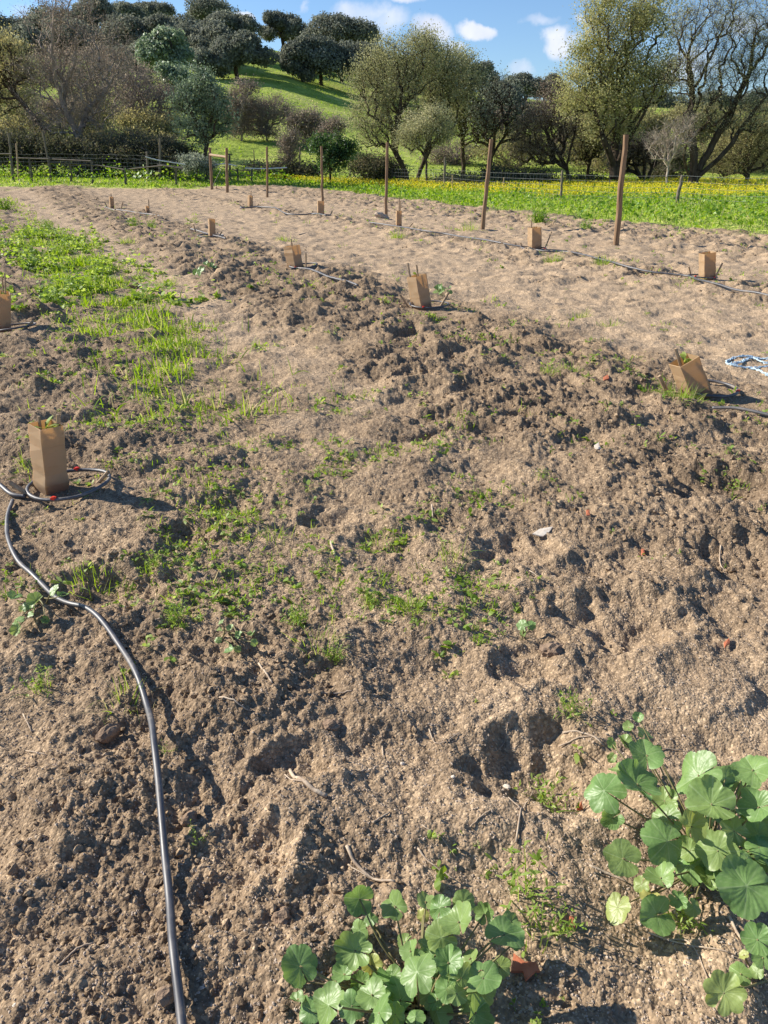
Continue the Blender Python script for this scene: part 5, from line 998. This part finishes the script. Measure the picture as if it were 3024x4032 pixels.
WE = [((1180, 2460), .10, 40, 'leafy weed patch left of the central mound'), ((700, 2460), .09, 45, 'leafy weed patch right of the thick hose'), ((1310, 2580), .08, 30, 'round leaved weed patch below the central mound'), ((600, 2240), .10, 30, 'leafy weed above the weed patch by the hose'), ((1450, 2350), .09, 36, 'light green weed on the left of the central mound'),
      ((2050, 3530), .17, 13, 'feathery upright weed with a tiny yellow flower above the terracotta shard'), ((2160, 3640), .12, 16, 'feathery weed right of the bottom mallow plant'), ((2180, 3080), .13, 20, 'bushy weed with roots showing at the right of centre'), ((2240, 2800), .10, 22, 'weed with pale roots above the large mallow plant'), ((2690, 3620), .10, 24, 'feathery weed growing through the large mallow plant'),
      ((160, 2700), .11, 20, 'pale feathery weed left of the thick hose'), ((765, 3330), .06, 9, 'small weed against the right side of the thick hose'), ((645, 2960), .05, 8, 'weed sprig leaning over the thick hose'), ((2130, 1880), .08, 16, 'small weed on the right ridge'), ((530, 900), .30, 40, 'leafy weed by the leftmost far sleeves'), ((190, 900), .30, 60, 'leafy green weed near the upper left edge'), ((20, 830), .5, 90, 'dark leafy weed clump at the upper left edge'),
      ((1400, 760), .4, 60, 'leafy weed at the meadow edge behind the third stake'), ((2120, 880), .45, 110, 'dark leafy weed clump at the meadow edge left of the nearest stake'), ((2310, 905), .3, 60, 'small leafy weed clump at the meadow edge'), ((2790, 840), .45, 120, 'dark leafy weed clump in the meadow at the right'), ((600, 900), .25, 40, 'leafy weed beside the tiny far sleeve'), ((770, 880), .25, 16, 'broad leaved seedling weed above the fallen hose')]
for b, sz, n, lab in WE: tuft(lab, b, sz, n, sz * .03, 'weed' if b[1] > 1000 else 'border', .6, 'weed', sz * (.12 if b[1] != 3530 else .07), 7)
def stick(label, pts, r0, r1, m_='stick', lift=.006, name='dry_stick', grp='dry sticks and stems lying on the soil'):
    P = smoothline(np.array([gs(*p) for p in pts]), 5); z = hz(P[:, 0], P[:, 1]); z = np.convolve(np.pad(z, 2, 'edge'), np.ones(5) / 5, 'valid'); P[:, 2] = np.maximum(z, hz(P[:, 0], P[:, 1]) - .001) + lift; P[:, 2] += np.random.default_rng(int(pts[0][0])).normal(0, .001, len(P))
    o = MB(); V, F = tube(P, np.linspace(r0, r1, len(P)), 7); o.add(V, F); tag(o.build(name, M[m_], origin=P[0], smooth=True), label, 'stick', grp)
ST = [([(1365, 3335), (1400, 3400), (1470, 3450), (1555, 3495)], .007, .004, 'thick grey split stem above the bottom mallow plant'), ([(1370, 3400), (1410, 3430), (1460, 3460)], .003, .002, 'thin stem parallel to the thick grey split stem'), ([(1645, 3345), (1700, 3390), (1795, 3445)], .004, .002, 'straight pale straw right of the thick split stem'),
      ([(1660, 3280), (1740, 3320), (1800, 3375)], .002, .001, 'fine straw above the straight pale straw'), ([(1140, 3010), (1170, 3080), (1230, 3150), (1290, 3185)], .007, .009, 'frayed grey stem in the centre foreground'), ([(1120, 3040), (1160, 3100), (1200, 3120)], .002, .003, 'small splinter beside the frayed grey stem'),
      ([(1470, 3260), (1500, 3240), (1535, 3215)], .004, .003, 'short straw pointing up right, below the frayed stem'), ([(1850, 3270), (1890, 3240), (1930, 3210)], .003, .002, 'curved twig right of the centre foreground'), ([(1950, 2900), (1990, 2870), (2000, 2840)], .002, .002, 'short twig beneath the rooty weed'),
      ([(1690, 2850), (1715, 2900), (1760, 2895), (1810, 2865)], .003, .002, 'bent v shaped straw in the centre'), ([(1505, 2905), (1510, 2960)], .003, .002, 'short upright straw in the centre'), ([(1250, 2740), (1330, 2735), (1390, 2735)], .004, .003, 'dark twig lying level in the centre'),
      ([(1300, 2120), (1320, 2190)], .008, .007, 'thick pale stub of cane in the weeds, centre'), ([(1700, 1985), (1705, 2030)], .006, .005, 'short pale stub right of centre'), ([(1435, 2280), (1490, 2280)], .003, .003, 'level straw above the central mound'), ([(1275, 2340), (1330, 2335)], .003, .002, 'level straw left of the central mound'),
      ([(2840, 2140), (2845, 2180), (2875, 2210)], .005, .004, 'curved pale root near the right edge'), ([(2085, 2240), (2145, 2280)], .003, .002, 'thin straw in the right of the field'), ([(2600, 2900), (2700, 2905)], .003, .002, 'thin twig behind the large mallow plant'), ([(2320, 3410), (2400, 3430), (2470, 3450)], .005, .003, 'pale stem under the large mallow plant'),
      ([(2620, 3660), (2720, 3720), (2790, 3900)], .003, .002, 'long thin stem below the large mallow plant'), ([(2560, 3640), (2700, 3700), (2880, 3780)], .003, .002, 'long twig crossing under the large mallow plant'), ([(2860, 3620), (2920, 3690), (2955, 3750)], .005, .004, 'pinkish bent stem near the bottom right plant'), ([(2030, 3330), (2050, 3200), (2070, 3120), (2110, 3030)], .004, .002, 'long bare twig in the shaded hollow'), ([(2050, 3200), (2000, 3150)], .003, .002, 'side twig of the shaded hollow'),
      ([(1020, 2630), (1050, 2680), (1075, 2730)], .005, .004, 'bent brown root left of centre'), ([(1090, 1120), (1150, 1130)], .008, .006, 'small twig on the clods below the leaning sleeve'), ([(1175, 915), (1215, 912)], .02, .015, 'dark stick on the far lane'), ([(85, 2790), (120, 2860)], .003, .003, 'thin straw near the left edge'), ([(100, 2950), (190, 2990)], .002, .002, 'fine straw near the left edge'), ([(240, 3830), (300, 3780), (380, 3755)], .004, .003, 'curved brown stem at the lower left'),
      ([(150, 3330), (185, 3320)], .006, .004, 'pale chip of wood at the lower left'), ([(870, 2790), (960, 2830), (1000, 2830)], .004, .002, 'thin root right of the thick hose'), ([(2220, 2850), (2290, 2870), (2380, 2920)], .005, .003, 'pale bent root above the large mallow plant, lower one'), ([(2210, 2880), (2300, 2890), (2370, 2905)], .004, .003, 'pale bent root above the large mallow plant, upper one')]
for p, a, b, lab in ST: stick(lab, p, a * .72, b * .7, lift=.003)
def stone(label, c, wpx, m_, flat=.5, elong=1.3, name='stone', cat='stone', seed=0, rotz=0., lift=.3, jag=.14):
    B = gs(*c); zc = B[1] * math.cos(PITCH) + (CAMH - B[2]) * math.sin(PITCH); s = wpx / 2 * zc / FPX; rr = np.random.default_rng(seed + int(c[0])); V = IC3_V.copy()
    n = sum(a * np.sin(V @ rr.normal(0, f, 3) + rr.uniform(0, 6)) for a, f in ((jag, 2), (jag, 3), (jag * .6, 6), (jag * .4, 12), (jag * .3, 22))); V = V * (1 + n[:, None]) + rr.normal(0, .02 + jag * .1, V.shape)
    V = V * [s, s / elong, s * flat]; ca, sa = math.cos(rotz), math.sin(rotz); V = np.stack([V[:, 0] * ca - V[:, 1] * sa, V[:, 0] * sa + V[:, 1] * ca, V[:, 2]], 1)
    mb = MB(); mb.add(V + B + [0, 0, s * flat * lift], IC3_F); return tag(mb.build(name, M[m_], origin=B, smooth=False), label, cat)
stone('long oval clod of soil lying left of the thick hose', (425, 2880), 100, 'clod', .75, 1.6, 'soil_clod', 'clod', 1, .9, .5)
stone('big dark oval clod casting a shadow right of centre', (2180, 2525), 90, 'clod', .6, 1.3, 'soil_clod', 'clod', 2, .2, .6)
stone('dark clod in a small hollow in the centre foreground', (1305, 2850), 60, 'clod', .7, 1.1, 'soil_clod', 'clod', 3, 0, .3)
stone('rough clod beside the thick hose at the lower left', (745, 3225), 75, 'clod', .7, 1.2, 'soil_clod', 'clod', 4, .5, .4)
stone('round clod left of the bottom mallow plant', (1110, 3650), 80, 'clod', .8, 1.1, 'soil_clod', 'clod', 5, 0, .3)
stone('clod at the end of the hose at the bottom edge', (665, 3960), 80, 'clod', .8, 1.1, 'soil_clod', 'clod', 6, 0, .3)
stone('black clod in the grass at the left strip', (530, 1130), 45, 'clod', .7, 1.2, 'soil_clod', 'clod', 7, 0, .4)
stone('pale stone near the rooty weed, centre right', (2005, 3025), 30, 'pale', .7, 1.2, seed=8)
stone('white pebble left of the rooty weed', (1785, 3060), 18, 'pale', .7, 1.4, seed=9); stone('white pebble in the centre foreground', (1585, 2985), 22, 'pale', .6, 1.5, seed=10)
stone('pale pebble at the bottom left corner', (75, 4010), 18, 'pale', .7, 1.2, seed=11); stone('round pale stone at the foot of the third tall stake', (1500, 858), 60, 'stone', .5, 1.4, seed=12)
stone('brown pebble in the sandy lane right of centre', (2350, 1800), 26, 'pale', .5, 1.3, seed=13)
def shard(label, pts, m_, th=.008, name='terracotta_shard', cat='shard', tip=.01):
    P = np.array([gp(p[0], p[1], .03) for p in pts]); c = P.mean(0); n = len(P); g = hz(P[:, 0], P[:, 1]); P[:, 2] = np.max(g) * .6 + np.mean(g) * .4 + .003 + tip * (P[:, 1] - c[1]) / (np.ptp(P[:, 1]) + 1e-6); P = P - ray(*pts[0]) * 0; T = P + [0, 0, th]
    V = np.vstack([P, T, [c * [1, 1, 0] + [0, 0, T[:, 2].mean() + .002]]]); F3 = [[n + i, n + (i + 1) % n, 2 * n] for i in range(n)]; F4 = [[i, (i + 1) % n, n + (i + 1) % n, n + i] for i in range(n)]
    area = sum(P[i][0] * P[(i + 1) % n][1] - P[(i + 1) % n][0] * P[i][1] for i in range(n))
    mb = MB(); mb.add(V, [np.array(F3), np.array(F4)]); tag(mb.build(name, M[m_], origin=c), label, cat)
shard('large orange terracotta shard right of the bottom mallow plant', [(2015, 3800), (2022, 3755), (2070, 3772), (2112, 3778), (2128, 3815), (2108, 3828), (2072, 3848), (2060, 3822)], 'terra', .007, tip=.0)
shard('small orange shard left of the large mallow plant', [(2285, 3095), (2300, 3090), (2308, 3105), (2295, 3115), (2284, 3108)], 'terra')
shard('orange shard on the right ridge near the sleeve', [(2372, 1512), (2390, 1505), (2395, 1515), (2375, 1522)], 'terra')
shard('tiny orange shard in the sandy patch at the right', [(2305, 2028), (2318, 2025), (2322, 2036), (2308, 2040)], 'terra'); shard('orange shard below the sandy patch at the right', [(2527, 2150), (2540, 2145), (2544, 2160), (2530, 2165)], 'terra')
shard('orange shard near the right edge above the large mallow plant', [(2855, 2510), (2875, 2498), (2878, 2512), (2860, 2524)], 'terra'); shard('dull orange shard left of the large mallow plant roots', [(2240, 3620), (2262, 3618), (2266, 3640), (2244, 3644)], 'terra')
shard('pale flat flake lying alone right of the field centre', [(2098, 2085), (2125, 2068), (2178, 2062), (2165, 2080), (2140, 2088)], 'pale', .005, 'flat_stone', 'stone'); shard('pale flat flake on the right ridge', [(2335, 1790), (2352, 1782), (2358, 1800), (2345, 1806)], 'pale', .006, 'flat_stone', 'stone')
def rope():
    rr = np.random.default_rng(5); P0 = gp(2955, 1420); t = empty('rope_tangle', P0, 'tangled light blue rope lying at the right edge', 'rope')
    for k, pts in enumerate([[(3060, 1400), (3000, 1393), (2930, 1392), (2880, 1402), (2866, 1418), (2890, 1430), (2950, 1432), (3030, 1428)], [(2880, 1425), (2920, 1412), (2965, 1398), (3010, 1410), (3060, 1418)], [(2950, 1432), (2985, 1440), (3010, 1455), (3060, 1470)]]):
        P = smoothline(np.array([gs(*p) for p in pts]), 8); P[:, 2] += .012; mb = MB()
        for q in range(3):
            a = np.arange(len(P)) * 1.3 + q * 2.1; Q = P + np.stack([np.cos(a) * .008, np.sin(a) * .012, .004 * np.sin(a)], 1) + rr.normal(0, .004, P.shape); V, F = tube(Q, .0045, 5); mb.add(V, F)
        mb.build('strand', M['rope'], t, True)
rope()
